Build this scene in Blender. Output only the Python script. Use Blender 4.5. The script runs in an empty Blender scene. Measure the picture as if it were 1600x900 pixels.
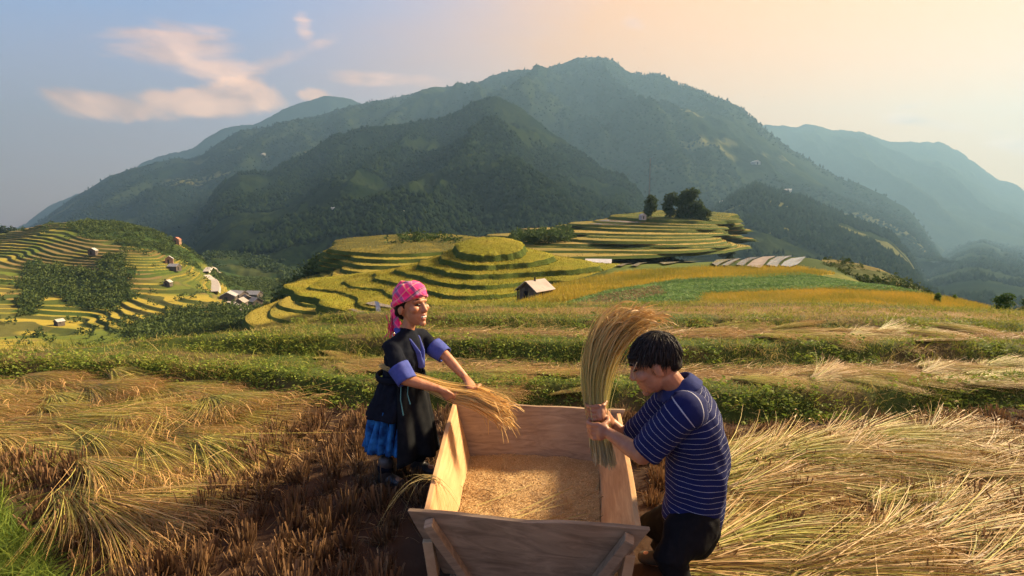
import bpy, bmesh, math, random
import numpy as np
from mathutils import Vector, Matrix, noise as mnoise

# ------------------------------------------------------------------ camera, sky, sun, exposure
R = math.radians
scene = bpy.context.scene
COL = scene.collection
CAM_H, FPX, PITCH = 1.87, 800.0, R(7.1)
cam_d = bpy.data.cameras.new('camera')
cam_d.sensor_width = 36.0
cam_d.lens = 18.0
cam_d.clip_start = 0.05
cam_d.clip_end = 40000
cam = bpy.data.objects.new('camera', cam_d)
COL.objects.link(cam)
cam.location = (0, 0, CAM_H)
cam.rotation_euler = (R(90) - PITCH, 0, 0)
scene.camera = cam

SUN_AZ, SUN_EL = R(64), R(31)          # azimuth measured from the view direction to the right
world = bpy.data.worlds.new('World')
scene.world = world
world.use_nodes = True
wn, wl = world.node_tree.nodes, world.node_tree.links
wn.clear()
w_out = wn.new('ShaderNodeOutputWorld')
w_bg = wn.new('ShaderNodeBackground')
w_bg.inputs['Strength'].default_value = 0.058
sky = wn.new('ShaderNodeTexSky')
sky.sky_type = 'NISHITA'
sky.sun_disc = False
sky.sun_elevation = SUN_EL
sky.sun_rotation = SUN_AZ
sky.altitude = 900
sky.air_density = 1.6
sky.dust_density = 2.5
sky.ozone_density = 2.0
wl.new(w_bg.outputs[0], w_out.inputs[0])
world.cycles.sampling_method = 'MANUAL'
world.cycles.sample_map_resolution = 512

sun_d = bpy.data.lights.new('sun', 'SUN')
sun_d.energy = 5.0
sun_d.angle = R(9)
sun_d.color = (1.0, 0.79, 0.50)
sun = bpy.data.objects.new('sun', sun_d)
COL.objects.link(sun)
sun_dir = Vector((math.sin(SUN_AZ) * math.cos(SUN_EL), math.cos(SUN_AZ) * math.cos(SUN_EL), math.sin(SUN_EL)))
sun.rotation_euler = (-sun_dir).to_track_quat('-Z', 'Y').to_euler()
sun.location = (40, 30, 60)

vs = scene.view_settings
vs.view_transform = 'Standard'
vs.look = 'None'
vs.exposure = 1.92
vs.gamma = 1.0
vs.use_curve_mapping = False
scene.render.engine = 'CYCLES'
cy = scene.cycles
cy.use_denoising = True
cy.max_bounces = 4
cy.diffuse_bounces = 2
cy.glossy_bounces = 2
cy.transmission_bounces = 3
cy.transparent_max_bounces = 8
cy.volume_bounces = 0
cy.use_adaptive_sampling = True
cy.adaptive_threshold = 0.03

# ------------------------------------------------------------------ helpers
rng = np.random.default_rng(7)
random.seed(7)
CT, ST = math.cos(PITCH), math.sin(PITCH)

def P(px, py, y):
    """world point seen at photo pixel (px, py) on the vertical plane at distance y"""
    u, v = (px - 800.0) / FPX, (450.0 - py) / FPX
    dy, dz = CT + v * ST, -ST + v * CT
    k = y / dy
    return np.array((u * k, y, CAM_H + dz * k))

def ground_y(py, z=0.0):
    v = (450.0 - py) / FPX
    return (z - CAM_H) / (-ST + v * CT) * (CT + v * ST)

def PG(px, py, z=0.0):
    return P(px, py, ground_y(py, z))

def smooth(t):
    t = np.clip(t, 0, 1)
    return t * t * (3 - 2 * t)

def _hash(ix, iy, seed):
    h = (ix.astype(np.int64) * 374761393 + iy.astype(np.int64) * 668265263 + seed * 982451653) & 0x7fffffff
    h = ((h ^ (h >> 13)) * 1274126177) & 0x7fffffff
    h = h ^ (h >> 16)
    return (h & 0xffff) / 65535.0

def vnoise(x, y, seed=0):
    x, y = np.asarray(x, float), np.asarray(y, float)
    ix, iy = np.floor(x), np.floor(y)
    fx, fy = x - ix, y - iy
    fx, fy = fx * fx * (3 - 2 * fx), fy * fy * (3 - 2 * fy)
    a, b = _hash(ix, iy, seed), _hash(ix + 1, iy, seed)
    c, d = _hash(ix, iy + 1, seed), _hash(ix + 1, iy + 1, seed)
    return (a + (b - a) * fx) * (1 - fy) + (c + (d - c) * fx) * fy

def fbm(x, y, oct=4, seed=0, ridged=False):
    s, amp, tot = 0.0, 1.0, 0.0
    for k in range(oct):
        n = vnoise(x * 2 ** k + 17.3 * k, y * 2 ** k - 9.1 * k, seed + k)
        if ridged:
            n = 1 - np.abs(2 * n - 1)
        s = s + amp * n
        tot += amp
        amp *= 0.5
    return s / tot

def tag(o, label=None, cat=None, group=None, kind=None):
    if label: o['label'] = label
    if cat: o['category'] = cat
    if group: o['group'] = group
    if kind: o['kind'] = kind
    return o

def link(name, data, parent=None):
    o = bpy.data.objects.new(name, data)
    COL.objects.link(o)
    if parent is not None:
        o.parent = parent
    return o

def empty(name, loc=(0, 0, 0), rz=0.0):
    o = bpy.data.objects.new(name, None)
    o.empty_display_size = 0.2
    o.location = loc
    o.rotation_euler = (0, 0, rz)
    COL.objects.link(o)
    return o

def mesh_np(name, V, F, mats=None, col=None, smooth_sh=False, fmat=None):
    """V (n,3); F (m,k) int array, all faces with k corners; col (n,3) per-vertex albedo"""
    V = np.ascontiguousarray(V, dtype=np.float32)
    F = np.ascontiguousarray(F, dtype=np.int32)
    me = bpy.data.meshes.new(name)
    n, (m, k) = len(V), F.shape
    me.vertices.add(n)
    me.vertices.foreach_set('co', V.ravel())
    me.loops.add(m * k)
    me.loops.foreach_set('vertex_index', F.ravel())
    me.polygons.add(m)
    me.polygons.foreach_set('loop_start', np.arange(0, m * k, k, dtype=np.int32))
    if fmat is not None:
        me.polygons.foreach_set('material_index', np.ascontiguousarray(fmat, dtype=np.int32))
    me.update(calc_edges=True)
    me.polygons.foreach_set('use_smooth', np.full(m, bool(smooth_sh)))
    if col is not None:
        a = me.attributes.new('col', 'FLOAT_COLOR', 'POINT')
        c = np.ones((n, 4), dtype=np.float32)
        c[:, :3] = col
        a.data.foreach_set('color', c.ravel())
    for mt in (mats if isinstance(mats, (list, tuple)) else [mats]):
        if mt: me.materials.append(mt)
    return me

def grid_faces(nr, nc, wrap=False):
    i = np.arange(nr - 1)[:, None]
    j = np.arange(nc if wrap else nc - 1)[None, :]
    j2 = (j + 1) % nc
    a, b = i * nc + j, i * nc + j2
    c, d = (i + 1) * nc + j2, (i + 1) * nc + j
    return np.stack([a, b, c, d], -1).reshape(-1, 4)

def mat(name, base=(0.5, 0.5, 0.5), rough=0.8, spec=0.3, attr=False, noise=None, bump=None, trans=0.0, sheen=0.0, metallic=0.0, coord='Object'):
    """noise = (scale, amount, second colour, detail); bump = (scale, strength, distance)"""
    m = bpy.data.materials.new(name)
    m.use_nodes = True
    nt = m.node_tree
    b = nt.nodes['Principled BSDF']
    b.inputs['Roughness'].default_value = rough
    b.inputs['Specular IOR Level'].default_value = spec
    b.inputs['Metallic'].default_value = metallic
    if sheen: b.inputs['Sheen Weight'].default_value = sheen
    tc = nt.nodes.new('ShaderNodeTexCoord')
    if attr:
        c = nt.nodes.new('ShaderNodeAttribute')
        c.attribute_name = 'col'
        colsock = c.outputs['Color']
    else:
        c = nt.nodes.new('ShaderNodeRGB')
        c.outputs[0].default_value = (*base, 1)
        colsock = c.outputs[0]
    if noise:
        n = nt.nodes.new('ShaderNodeTexNoise')
        n.inputs['Scale'].default_value = noise[0]
        n.inputs['Detail'].default_value = noise[3] if len(noise) > 3 else 5
        nt.links.new(tc.outputs[coord], n.inputs['Vector'])
        rp = nt.nodes.new('ShaderNodeMapRange')
        rp.inputs[1].default_value, rp.inputs[2].default_value = 0.35, 0.65
        rp.inputs[3].default_value, rp.inputs[4].default_value = 0.0, noise[1]
        nt.links.new(n.outputs['Fac'], rp.inputs[0])
        mx = nt.nodes.new('ShaderNodeMix')
        mx.data_type = 'RGBA'
        nt.links.new(rp.outputs[0], mx.inputs[0])
        nt.links.new(colsock, mx.inputs[6])
        if attr:
            mul = nt.nodes.new('ShaderNodeMix')
            mul.data_type = 'RGBA'
            mul.blend_type = 'MULTIPLY'
            mul.inputs[0].default_value = 1
            nt.links.new(colsock, mul.inputs[6])
            mul.inputs[7].default_value = (*noise[2], 1)
            nt.links.new(mul.outputs[2], mx.inputs[7])
        else:
            mx.inputs[7].default_value = (*noise[2], 1)
        colsock = mx.outputs[2]
    nt.links.new(colsock, b.inputs['Base Color'])
    if bump:
        n2 = nt.nodes.new('ShaderNodeTexNoise')
        n2.inputs['Scale'].default_value = bump[0]
        n2.inputs['Detail'].default_value = 6
        nt.links.new(tc.outputs[coord], n2.inputs['Vector'])
        bp = nt.nodes.new('ShaderNodeBump')
        bp.inputs['Strength'].default_value = bump[1]
        bp.inputs['Distance'].default_value = bump[2]
        nt.links.new(n2.outputs['Fac'], bp.inputs['Height'])
        nt.links.new(bp.outputs[0], b.inputs['Normal'])
    if trans > 0:
        tr = nt.nodes.new('ShaderNodeBsdfTranslucent')
        nt.links.new(colsock, tr.inputs['Color'])
        ms = nt.nodes.new('ShaderNodeMixShader')
        ms.inputs[0].default_value = trans
        out = nt.nodes['Material Output']
        nt.links.new(b.outputs[0], ms.inputs[1])
        nt.links.new(tr.outputs[0], ms.inputs[2])
        nt.links.new(ms.outputs[0], out.inputs['Surface'])
    return m

def unit(v):
    v = np.asarray(v, float)
    return v / (np.linalg.norm(v, axis=-1, keepdims=True) + 1e-12)

def blades(base, dirv, length, width, bend, col, nseg=2, tipw=0.12, r=None, tipcol=None, tippow=1.0):
    """ribbons: p(t) = base + dir*len*t + bend*t^2 ; all arrays of n rows. returns V, F, C"""
    r = r or rng
    n = len(base)
    dirv = unit(dirv)
    length = np.broadcast_to(np.asarray(length, float), (n,))
    width = np.broadcast_to(np.asarray(width, float), (n,))
    rnd = r.normal(size=(n, 3))
    side = unit(np.cross(dirv, rnd))
    t = np.linspace(0, 1, nseg + 1)
    p = base[:, None, :] + dirv[:, None, :] * (length[:, None] * t)[..., None] + bend[:, None, :] * (t ** 2)[None, :, None]
    w = width[:, None] * (1 - (1 - tipw) * t[None, :] ** 1.5) * 0.5
    a = p - side[:, None, :] * w[..., None]
    b = p + side[:, None, :] * w[..., None]
    V = np.stack([a, b], 2).reshape(n, -1, 3)
    nv = 2 * (nseg + 1)
    f = np.array([[2 * k, 2 * k + 1, 2 * k + 3, 2 * k + 2] for k in range(nseg)])
    F = (np.arange(n) * nv)[:, None, None] + f[None]
    C = np.repeat(np.asarray(col)[:, None, :], nv, 1)
    if tipcol is not None:
        k = np.repeat(t ** tippow, 2)[None, :, None]
        C = C * (1 - k) + np.asarray(tipcol)[:, None, :] * k
    return V.reshape(-1, 3), F.reshape(-1, 4), C.reshape(-1, 3)

def merge(parts):
    Vs, Fs, Cs, o = [], [], [], 0
    for V, F, C in parts:
        Vs.append(V); Fs.append(F + o); Cs.append(C); o += len(V)
    return np.concatenate(Vs), np.concatenate(Fs), np.concatenate(Cs)

def mixcol(c0, c1, t):
    t = np.asarray(t)[:, None]
    return np.asarray(c0)[None] * (1 - t) + np.asarray(c1)[None] * t
# ------------------------------------------------------------------ clouds in the sky (procedural, by direction)
def add_clouds():
    def N(t, **k):
        n = wn.new(t)
        for a, b in k.items(): setattr(n, a, b)
        return n
    tc = N('ShaderNodeTexCoord')
    sep = N('ShaderNodeSeparateXYZ'); wl.new(tc.outputs['Generated'], sep.inputs[0])
    def M(op, a, b=None, c=None, clamp=False):
        n = N('ShaderNodeMath', operation=op, use_clamp=clamp)
        for i, v in enumerate((a, b, c)):
            if v is None: continue
            if isinstance(v, (int, float)): n.inputs[i].default_value = v
            else: wl.new(v, n.inputs[i])
        return n.outputs[0]
    az = M('ARCTAN2', sep.outputs[0], sep.outputs[1])
    el = M('ARCSINE', sep.outputs[2])
    com = N('ShaderNodeCombineXYZ')
    wl.new(az, com.inputs[0]); wl.new(el, com.inputs[1])
    def azel(px, py):
        d = unit(P(px, py, 1.0) - np.array((0, 0, CAM_H)))
        return math.atan2(d[0], d[1]), math.asin(d[2])
    def blob(px, py, ra, re, rot=0.0):
        a0, e0 = azel(px, py)
        da, de = M('SUBTRACT', az, a0), M('SUBTRACT', el, e0)
        c, s = math.cos(rot), math.sin(rot)
        u = M('ADD', M('MULTIPLY', da, c), M('MULTIPLY', de, s))
        v = M('SUBTRACT', M('MULTIPLY', de, c), M('MULTIPLY', da, s))
        q = M('ADD', M('POWER', M('DIVIDE', u, ra), 2.0), M('POWER', M('DIVIDE', v, re), 2.0))
        return M('SUBTRACT', 1.0, q)
    def noisef(sx, sy, rot, detail, rough, dist, seed):
        mp = N('ShaderNodeMapping')
        mp.inputs['Rotation'].default_value = (0, 0, rot)
        mp.inputs['Scale'].default_value = (sx, sy, 1)
        mp.inputs['Location'].default_value = (seed, seed * 1.7, 0)
        wl.new(com.outputs[0], mp.inputs[0])
        n = N('ShaderNodeTexNoise')
        n.inputs['Scale'].default_value = 1.0
        n.inputs['Detail'].default_value = detail
        n.inputs['Roughness'].default_value = rough
        n.inputs['Distortion'].default_value = dist
        wl.new(mp.outputs[0], n.inputs[0])
        return n.outputs['Fac']
    def dens(blobs, nf, lo, hi):
        m = blobs[0]
        for b in blobs[1:]: m = M('MAXIMUM', m, b)
        d = M('ADD', M('MULTIPLY', m, 0.55), M('MULTIPLY', M('SUBTRACT', nf, 0.5), 2.2))
        mr = N('ShaderNodeMapRange', interpolation_type='SMOOTHSTEP')
        wl.new(d, mr.inputs[0])
        mr.inputs[1].default_value, mr.inputs[2].default_value = lo, hi
        # nothing outside the blobs' own surroundings
        mg = N('ShaderNodeMapRange', interpolation_type='SMOOTHSTEP'); wl.new(m, mg.inputs[0])
        mg.inputs[1].default_value, mg.inputs[2].default_value = -1.6, -0.2
        return M('MULTIPLY', mr.outputs[0], mg.outputs[0])
    nA = noisef(9, 15, 0.0, 8, 0.58, 0.5, 3.1)
    nB = noisef(5, 22, -0.35, 7, 0.6, 0.8, 8.4)
    cum = dens([blob(390, 150, 0.075, 0.030), blob(300, 160, 0.12, 0.022), blob(170, 165, 0.08, 0.022), blob(490, 150, 0.035, 0.014)], nA, -0.15, 0.45)
    wisp = dens([blob(280, 75, 0.10, 0.035, 0.1), blob(420, 100, 0.12, 0.016, 0.45), blob(350, 110, 0.08, 0.03), blob(475, 45, 0.02, 0.025), blob(600, 125, 0.12, 0.014),
                 blob(990, 38, 0.025, 0.012, -0.3), blob(1470, 195, 0.10, 0.012, -0.3), blob(1420, 165, 0.03, 0.006), blob(1590, 230, 0.04, 0.012, -0.3)], nB, -0.05, 0.75)
    # high thin veil that continues over the whole sky
    veil = noisef(2.0, 4.5, 0.2, 6, 0.55, 0.6, 21.0)
    # thin high haze lit by the low sun: warm towards it, everywhere in the sky
    dotn = N('ShaderNodeVectorMath', operation='DOT_PRODUCT')
    wl.new(tc.outputs['Generated'], dotn.inputs[0]); dotn.inputs[1].default_value = tuple(sun_dir)
    glow = N('ShaderNodeMapRange', interpolation_type='SMOOTHSTEP'); wl.new(dotn.outputs['Value'], glow.inputs[0])
    glow.inputs[1].default_value, glow.inputs[2].default_value = 0.0, 0.92
    low = N('ShaderNodeMapRange', interpolation_type='SMOOTHSTEP'); wl.new(sep.outputs[2], low.inputs[0])
    low.inputs[1].default_value, low.inputs[2].default_value = 0.05, 0.50
    low.inputs[3].default_value, low.inputs[4].default_value = 1.0, 0.0
    va = M('ADD', M('MULTIPLY', glow.outputs[0], 0.90), M('MULTIPLY', low.outputs[0], 0.75))
    va = M('ADD', va, M('MULTIPLY', M('SUBTRACT', veil, 0.5), 0.5))
    va = M('MINIMUM', M('MAXIMUM', va, 0.0), 0.93)
    vc = N('ShaderNodeMix', data_type='RGBA')
    wl.new(glow.outputs[0], vc.inputs[0])
    vc.inputs[6].default_value = (3.3, 1.95, 1.85, 1)
    vc.inputs[7].default_value = (7.3, 3.4, 0.85, 1)
    m0 = N('ShaderNodeMix', data_type='RGBA')
    tint = N('ShaderNodeMix', data_type='RGBA', blend_type='MULTIPLY'); tint.inputs[0].default_value = 1.0
    wl.new(sky.outputs[0], tint.inputs[6]); tint.inputs[7].default_value = (0.62, 0.85, 1.15, 1)
    wl.new(va, m0.inputs[0]); wl.new(tint.outputs[2], m0.inputs[6]); wl.new(vc.outputs[2], m0.inputs[7])
    a = M('ADD', M('MULTIPLY', cum, 0.95), M('MULTIPLY', wisp, 0.75), clamp=True)
    sh = noisef(12, 20, 0.0, 5, 0.5, 0.3, 5.0)
    cr = N('ShaderNodeMix', data_type='RGBA')
    shr = N('ShaderNodeMapRange'); wl.new(sh, shr.inputs[0])
    shr.inputs[1].default_value, shr.inputs[2].default_value = 0.35, 0.65
    wl.new(shr.outputs[0], cr.inputs[0])
    cr.inputs[6].default_value = (4.6, 2.8, 2.3, 1)
    cr.inputs[7].default_value = (9.0, 5.2, 3.4, 1)
    mx = N('ShaderNodeMix', data_type='RGBA')
    wl.new(a, mx.inputs[0]); wl.new(m0.outputs[2], mx.inputs[6]); wl.new(cr.outputs[2], mx.inputs[7])
    wl.new(mx.outputs[2], w_bg.inputs['Color'])
add_clouds()
# ------------------------------------------------------------------ near field: steps of low banks rising to a crest
def interp(x, xs, ys):
    return np.interp(x, xs, ys)

def b1(x): return interp(x, [-9, -5.9, -4.3, -2.7, -1.5, 0, 1.25, 2, 3, 4, 5, 9], [6.2, 5.9, 5.75, 5.4, 5.02, 4.98, 4.95, 4.72, 4.68, 4.85, 5.0, 5.4]) + 0.10 * (vnoise(x * 1.3, x * 0, 3) - .5)
def b2(x): return interp(x, [-9, -6, -3, 0, 2, 3.7, 6, 10], [7.2, 6.9, 6.45, 6.1, 5.95, 5.92, 6.0, 6.6]) + 0.14 * (vnoise(x * 1.1, x * 0 + 5, 4) - .5)
def b3(x): return interp(x, [-9, -3, 0, 3, 6, 10], [8.4, 7.6, 7.15, 7.05, 7.0, 7.6]) + 0.16 * (vnoise(x * 0.9, x * 0 + 9, 5) - .5)
def crest(x): return interp(x, [-12, -6.5, -4, -1.5, 0, 6, 9, 14], [6.2, 6.35, 6.9, 8.0, 8.5, 8.7, 8.8, 9.0])

def near_g(x, y):
    l2 = smooth((x + 6.5) / 4.0)                      # the upper steps die out to the left
    r = np.maximum(0, x - 5.0)
    z = 0.21 * smooth((y - b1(x)) / 0.26)
    z = z + 0.19 * l2 * smooth((y - b2(x)) / 0.28)
    z = z + 0.10 * l2 * smooth((y - b3(x)) / 0.30)
    z = z - 0.030 * r ** 1.3 * smooth((y - 4.5) / 3)
    d = np.maximum(0, y - crest(x))
    return z - 0.22 * d * smooth(d / 1.2)

def micro(x, y):
    mud = (fbm(x * 3.2, y * 3.2, 4, 11) - .5) * 0.07 + (fbm(x * 14, y * 14, 3, 12) - .5) * 0.045
    return mud

# ------------------------------------------------------------------ everything from the crest to the valley: one smooth surface through sight points
CTRL = [
 (-300,600,9),(0,580,9),(300,545,9),(500,522,9),(700,508,9),(900,500,9),(1100,500,9),(1300,503,9),(1500,528,9),(1700,575,9),(2000,650,9),
 (-300,650,14),(0,630,14),(300,600,14),(500,570,14),(700,530,14),(900,503,14),(1100,494,14),(1300,496,14),(1500,522,14),(1700,585,14),(2000,680,14),
 (900,494,18),(1100,489,17),(1300,487,18),(1500,508,19),(1600,535,19),(1750,600,20),
 (850,488,30),(1000,473,30),(1150,462,30),(1300,455,30),(1450,464,32),(1550,487,30),(1650,525,30),(1800,600,30),(700,512,35),(500,570,35),(300,630,40),(0,670,40),(-300,700,40),
 (835,464,52),(950,453,50),(1200,440,50),(1330,445,52),(1420,470,52),(1500,520,52),(1600,590,55),(1800,650,55),(700,515,55),(550,570,60),(300,625,70),(0,650,70),(-300,660,70),
 (850,450,75),(950,428,75),(1100,423,72),(1250,422,72),(1340,436,75),(1450,520,80),(1600,610,80),
 (960,415,100),(1100,409,95),(1200,403,97),(1280,408,99),(1350,450,100),(1450,560,110),(1600,620,110),(760,475,95),(600,515,95),(500,550,100),
 (900,440,140),(1050,432,140),(1200,450,140),(1350,540,140),(1600,600,150),(600,495,150),(430,520,140),(0,570,130),(200,570,130),(320,560,130),(-300,580,130),
 (1000,405,220),(1200,445,220),(1500,530,220),(700,455,230),(450,485,230),(0,505,190),(100,525,180),(200,515,185),(300,500,200),(350,510,200),(-150,500,190),(-300,480,200),
 (0,455,240),(130,455,255),(250,465,240),(330,462,255),(0,410,290),(100,402,300),(200,420,280),(280,440,290),(-120,405,270),(0,380,330),(60,357,360),(130,349,370),(200,351,390),(240,360,400),(290,385,390),(322,410,380),(-300,385,320),
 (130,380,480),(0,385,480),(250,402,500),(-300,390,480),
 (380,482,300),(405,458,350),(440,442,420),(342,402,560),(335,435,430),(460,432,500),(600,430,500),(700,425,480),
 (800,420,500),(1000,420,500),(1200,440,500),(1500,510,500),(1800,500,500),(0,392,760),(300,404,760),(600,404,760),(900,408,760),(1200,430,760),(1600,480,760),
 (-400,385,1500),(0,385,1500),(400,395,1500),(800,400,1500),(1200,410,1500),(1600,430,1500),(2000,430,1500),(-400,420,20),(2000,560,200),(2000,470,760),
]
def _cxy(px, py, d):
    v = (450.0 - py) / FPX
    dy, dz = CT + v * ST, -ST + v * CT
    return ((px - 800.0) / FPX / dy, math.log(d), dz / dy)
_c = np.array([_cxy(*c) for c in CTRL if not (c[0] == -400 and c[2] == 20)])
_cx = np.stack([_c[:, 0] * 2.2, _c[:, 1]], 1)
def _phi(r2): return 0.5 * r2 * np.log(r2 + 1e-12)
_n = len(_cx)
_K = _phi(((_cx[:, None] - _cx[None]) ** 2).sum(-1)) + np.eye(_n) * 0.004
_Pm = np.concatenate([np.ones((_n, 1)), _cx], 1)
_A = np.block([[_K, _Pm], [_Pm.T, np.zeros((3, 3))]])
_w = np.linalg.solve(_A, np.concatenate([_c[:, 2], np.zeros(3)]))
def far_g(x, y):
    sh = np.shape(x)
    x, y = np.ravel(x), np.ravel(y)
    out = np.empty(len(x))
    for s in range(0, len(x), 40000):
        q = np.stack([x[s:s + 40000] / y[s:s + 40000] * 2.2, np.log(y[s:s + 40000])], 1)
        k = _phi(((q[:, None] - _cx[None]) ** 2).sum(-1))
        out[s:s + 40000] = k @ _w[:_n] + _w[_n] + q @ _w[_n + 1:]
    return (CAM_H + out * y).reshape(sh)

def land(x, y):
    x, y = np.asarray(x, float), np.asarray(y, float)
    if np.all(y <= 9.0):
        return near_g(x, y)
    k = smooth((y - 9.0) / 7.0)
    return near_g(x, y) * (1 - k) + far_g(x, np.maximum(y, 8.0)) * k

def proj(x, y, z):
    dz = z - CAM_H
    dep = y * CT - dz * ST
    up = y * ST + dz * CT
    return 800 + FPX * x / dep, 450 - FPX * up / dep

def inpoly(px, py, poly):
    c = np.zeros(np.shape(px), bool)
    n = len(poly)
    for i in range(n):
        (x0, y0), (x1, y1) = poly[i], poly[(i + 1) % n]
        if y0 == y1: continue
        hit = ((y0 > py) != (y1 > py)) & (px < (x1 - x0) * (py - y0) / (y1 - y0) + x0)
        c ^= hit
    return c

M_ground = mat('ground_soil_and_grass', attr=True, rough=0.95, spec=0.1, noise=(1.6, 0.8, (0.72, 0.66, 0.6), 8), bump=(9, 0.5, 0.05))
M_land = mat('land_cover', attr=True, rough=0.95, spec=0.05, noise=(0.35, 0.8, (0.66, 0.66, 0.55), 8), bump=(1.2, 0.6, 0.4))

MUD = np.array((0.052, 0.031, 0.020))
GRASS_D = np.array((0.060, 0.085, 0.018))
STRAWC = np.array((0.30, 0.185, 0.08))
RICE_Y = np.array((0.36, 0.25, 0.030))
RICE_G = np.array((0.17, 0.175, 0.025))
CORN = np.array((0.085, 0.155, 0.040))

def build_near():
    xs = np.arange(-13, 13.01, 0.055)
    ys = np.concatenate([np.arange(0.2, 2.0, 0.08), np.arange(2.0, 9.2, 0.045), np.arange(9.2, 14.5, 0.12)])
    X, Y = np.meshgrid(xs, ys)
    Z = land(X, Y) + micro(X, Y) * (1 - 0.6 * smooth((Y - 5) / 2))
    V = np.stack([X, Y, Z], -1).reshape(-1, 3)
    c = np.broadcast_to(MUD, V.shape).copy()
    x, y = V[:, 0], V[:, 1]
    n = fbm(x * 2, y * 2, 4, 31)
    def setc(w, colr):
        c[:] = c * (1 - w[:, None]) + np.asarray(colr) * w[:, None]
    setc(smooth((n - .45) / .2) * .6, (0.085, 0.050, 0.030))
    up1 = smooth((y - b1(x) + .02) / 0.08)
    setc(up1, GRASS_D)
    soil = smooth((fbm(x * 1.5, y * 3, 3, 37) - .5) / .12) * up1
    setc(soil * .7, (0.13, 0.085, 0.04))
    for lo, hi in ((b1, b2), (b2, b3), (b3, crest)):
        band = smooth((y - lo(x) - .55) / .2) * smooth((hi(x) - .1 - y) / .1)
        setc(band * .8 * smooth((x + 2.5) / 1.2), STRAWC * 0.75)
    wl_ = smooth((-2.45 - (y - 2.53) * 1.42 - x + 0.1) / 0.2) * (y < 4.3)
    setc(wl_, GRASS_D)
    o = link('field_ground', mesh_np('field_ground', V, grid_faces(len(ys), len(xs)), M_ground, c, True))
    tag(o, kind='structure')
build_near()

ZONES = [
 ([(780,500),(840,452),(905,438),(985,424),(1100,418),(1250,418),(1305,428),(1200,437),(1060,441),(950,457),(885,495)], RICE_Y),
 ([(865,500),(880,482),(945,460),(1060,440),(1250,429),(1310,440),(1445,466),(1300,459),(1100,467),(1085,490)], CORN),
 ([(1075,500),(1100,466),(1250,456),(1330,456),(1420,462),(1540,482),(1700,520),(1700,560),(1500,508),(1300,497)], RICE_Y * 1.08),
 ([(870,485),(945,460),(1030,446),(1040,460),(960,478),(900,492)], np.array((0.15, 0.13, 0.055))),
 ([(950,418),(1010,404),(1110,400),(1110,424),(950,428)], np.array((0.10, 0.13, 0.03))),
]
def zone_colour(V, c, jag=6.0):
    px, py = proj(V[:, 0], V[:, 1], V[:, 2])
    jx = (fbm(V[:, 0] * .6, V[:, 1] * .6, 3, 71) - .5) * jag * 4
    jy = (fbm(V[:, 0] * .6, V[:, 1] * .6, 3, 72) - .5) * jag
    for poly, colr in ZONES:
        m = inpoly(px + jx, py + jy, poly) & (V[:, 1] > 12) & (V[:, 1] < 110)
        c[m] = colr
    return c

def build_valley():
    a = np.concatenate([np.linspace(-1.9, -1.1, 60), np.linspace(-1.095, 1.15, 620), np.linspace(1.155, 1.9, 60)])
    L = np.concatenate([np.linspace(math.log(11.5), math.log(120), 300), np.linspace(math.log(121), math.log(1600), 130)])
    A, D = np.meshgrid(a, np.exp(L))
    X, Y = A * D, D
    Z = land(X, Y) - 0.06
    bump = (fbm(X * .08, Y * .08, 4, 55) - .5) * 6 * smooth((D - 120) / 150)
    Z = Z + bump
    V = np.stack([X, Y, Z], -1).reshape(-1, 3)
    n = fbm(V[:, 0] * .05, V[:, 1] * .05, 4, 66)
    n2 = fbm(V[:, 0] * .3, V[:, 1] * .3, 3, 67)
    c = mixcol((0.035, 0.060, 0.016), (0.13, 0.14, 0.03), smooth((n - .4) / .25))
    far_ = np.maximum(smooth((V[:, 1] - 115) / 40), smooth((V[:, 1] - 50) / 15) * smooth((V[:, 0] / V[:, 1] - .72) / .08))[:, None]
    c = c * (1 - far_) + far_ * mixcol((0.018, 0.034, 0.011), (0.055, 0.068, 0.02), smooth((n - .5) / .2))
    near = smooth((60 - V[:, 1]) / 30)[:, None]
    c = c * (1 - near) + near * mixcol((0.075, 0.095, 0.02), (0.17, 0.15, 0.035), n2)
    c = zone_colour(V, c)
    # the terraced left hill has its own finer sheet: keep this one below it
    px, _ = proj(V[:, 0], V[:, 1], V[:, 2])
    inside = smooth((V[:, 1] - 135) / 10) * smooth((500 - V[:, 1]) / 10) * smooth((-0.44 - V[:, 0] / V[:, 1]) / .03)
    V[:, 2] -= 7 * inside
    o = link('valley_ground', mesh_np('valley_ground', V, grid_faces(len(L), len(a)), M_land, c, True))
    tag(o, kind='structure')
build_valley()

# ------------------------------------------------------------------ left terraced hillside: contour steps cut into the slope
M_terr = mat('terrace_rice', attr=True, rough=0.95, spec=0.05, noise=(0.5, 0.6, (0.75, 0.72, 0.6), 8), bump=(2.0, 0.5, 0.3))
def left_surface(X, Y):
    Z = land(X, Y)
    Z = Z + (fbm(X * .02, Y * .02, 3, 81) - .5) * 9
    return Z
def left_terraced(X, Y):
    Z = left_surface(X, Y)
    st = 1.25
    t = (Z + 16 * fbm(X * .011 + 4.2, Y * .011, 2, 83) + .07 * X) / st
    k = np.floor(t)
    f = t - k
    return Z + st * (smooth((f - 0.62) / 0.38) - f), k, f, Z
LEFT_WOODS = [[(30,412),(60,408),(150,425),(195,432),(200,470),(170,482),(110,470),(50,455)], [(165,395),(205,405),(205,432),(150,420)],
              [(110,360),(150,345),(230,350),(250,360),(330,400),(322,420),(280,400),(200,385),(150,375)], [(30,440),(65,445),(62,490),(38,492)],
              [(200,515),(280,498),(345,490),(400,478),(420,520),(300,535),(210,535)], [(330,395),(420,420),(450,445),(420,470),(340,440)]]
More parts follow.
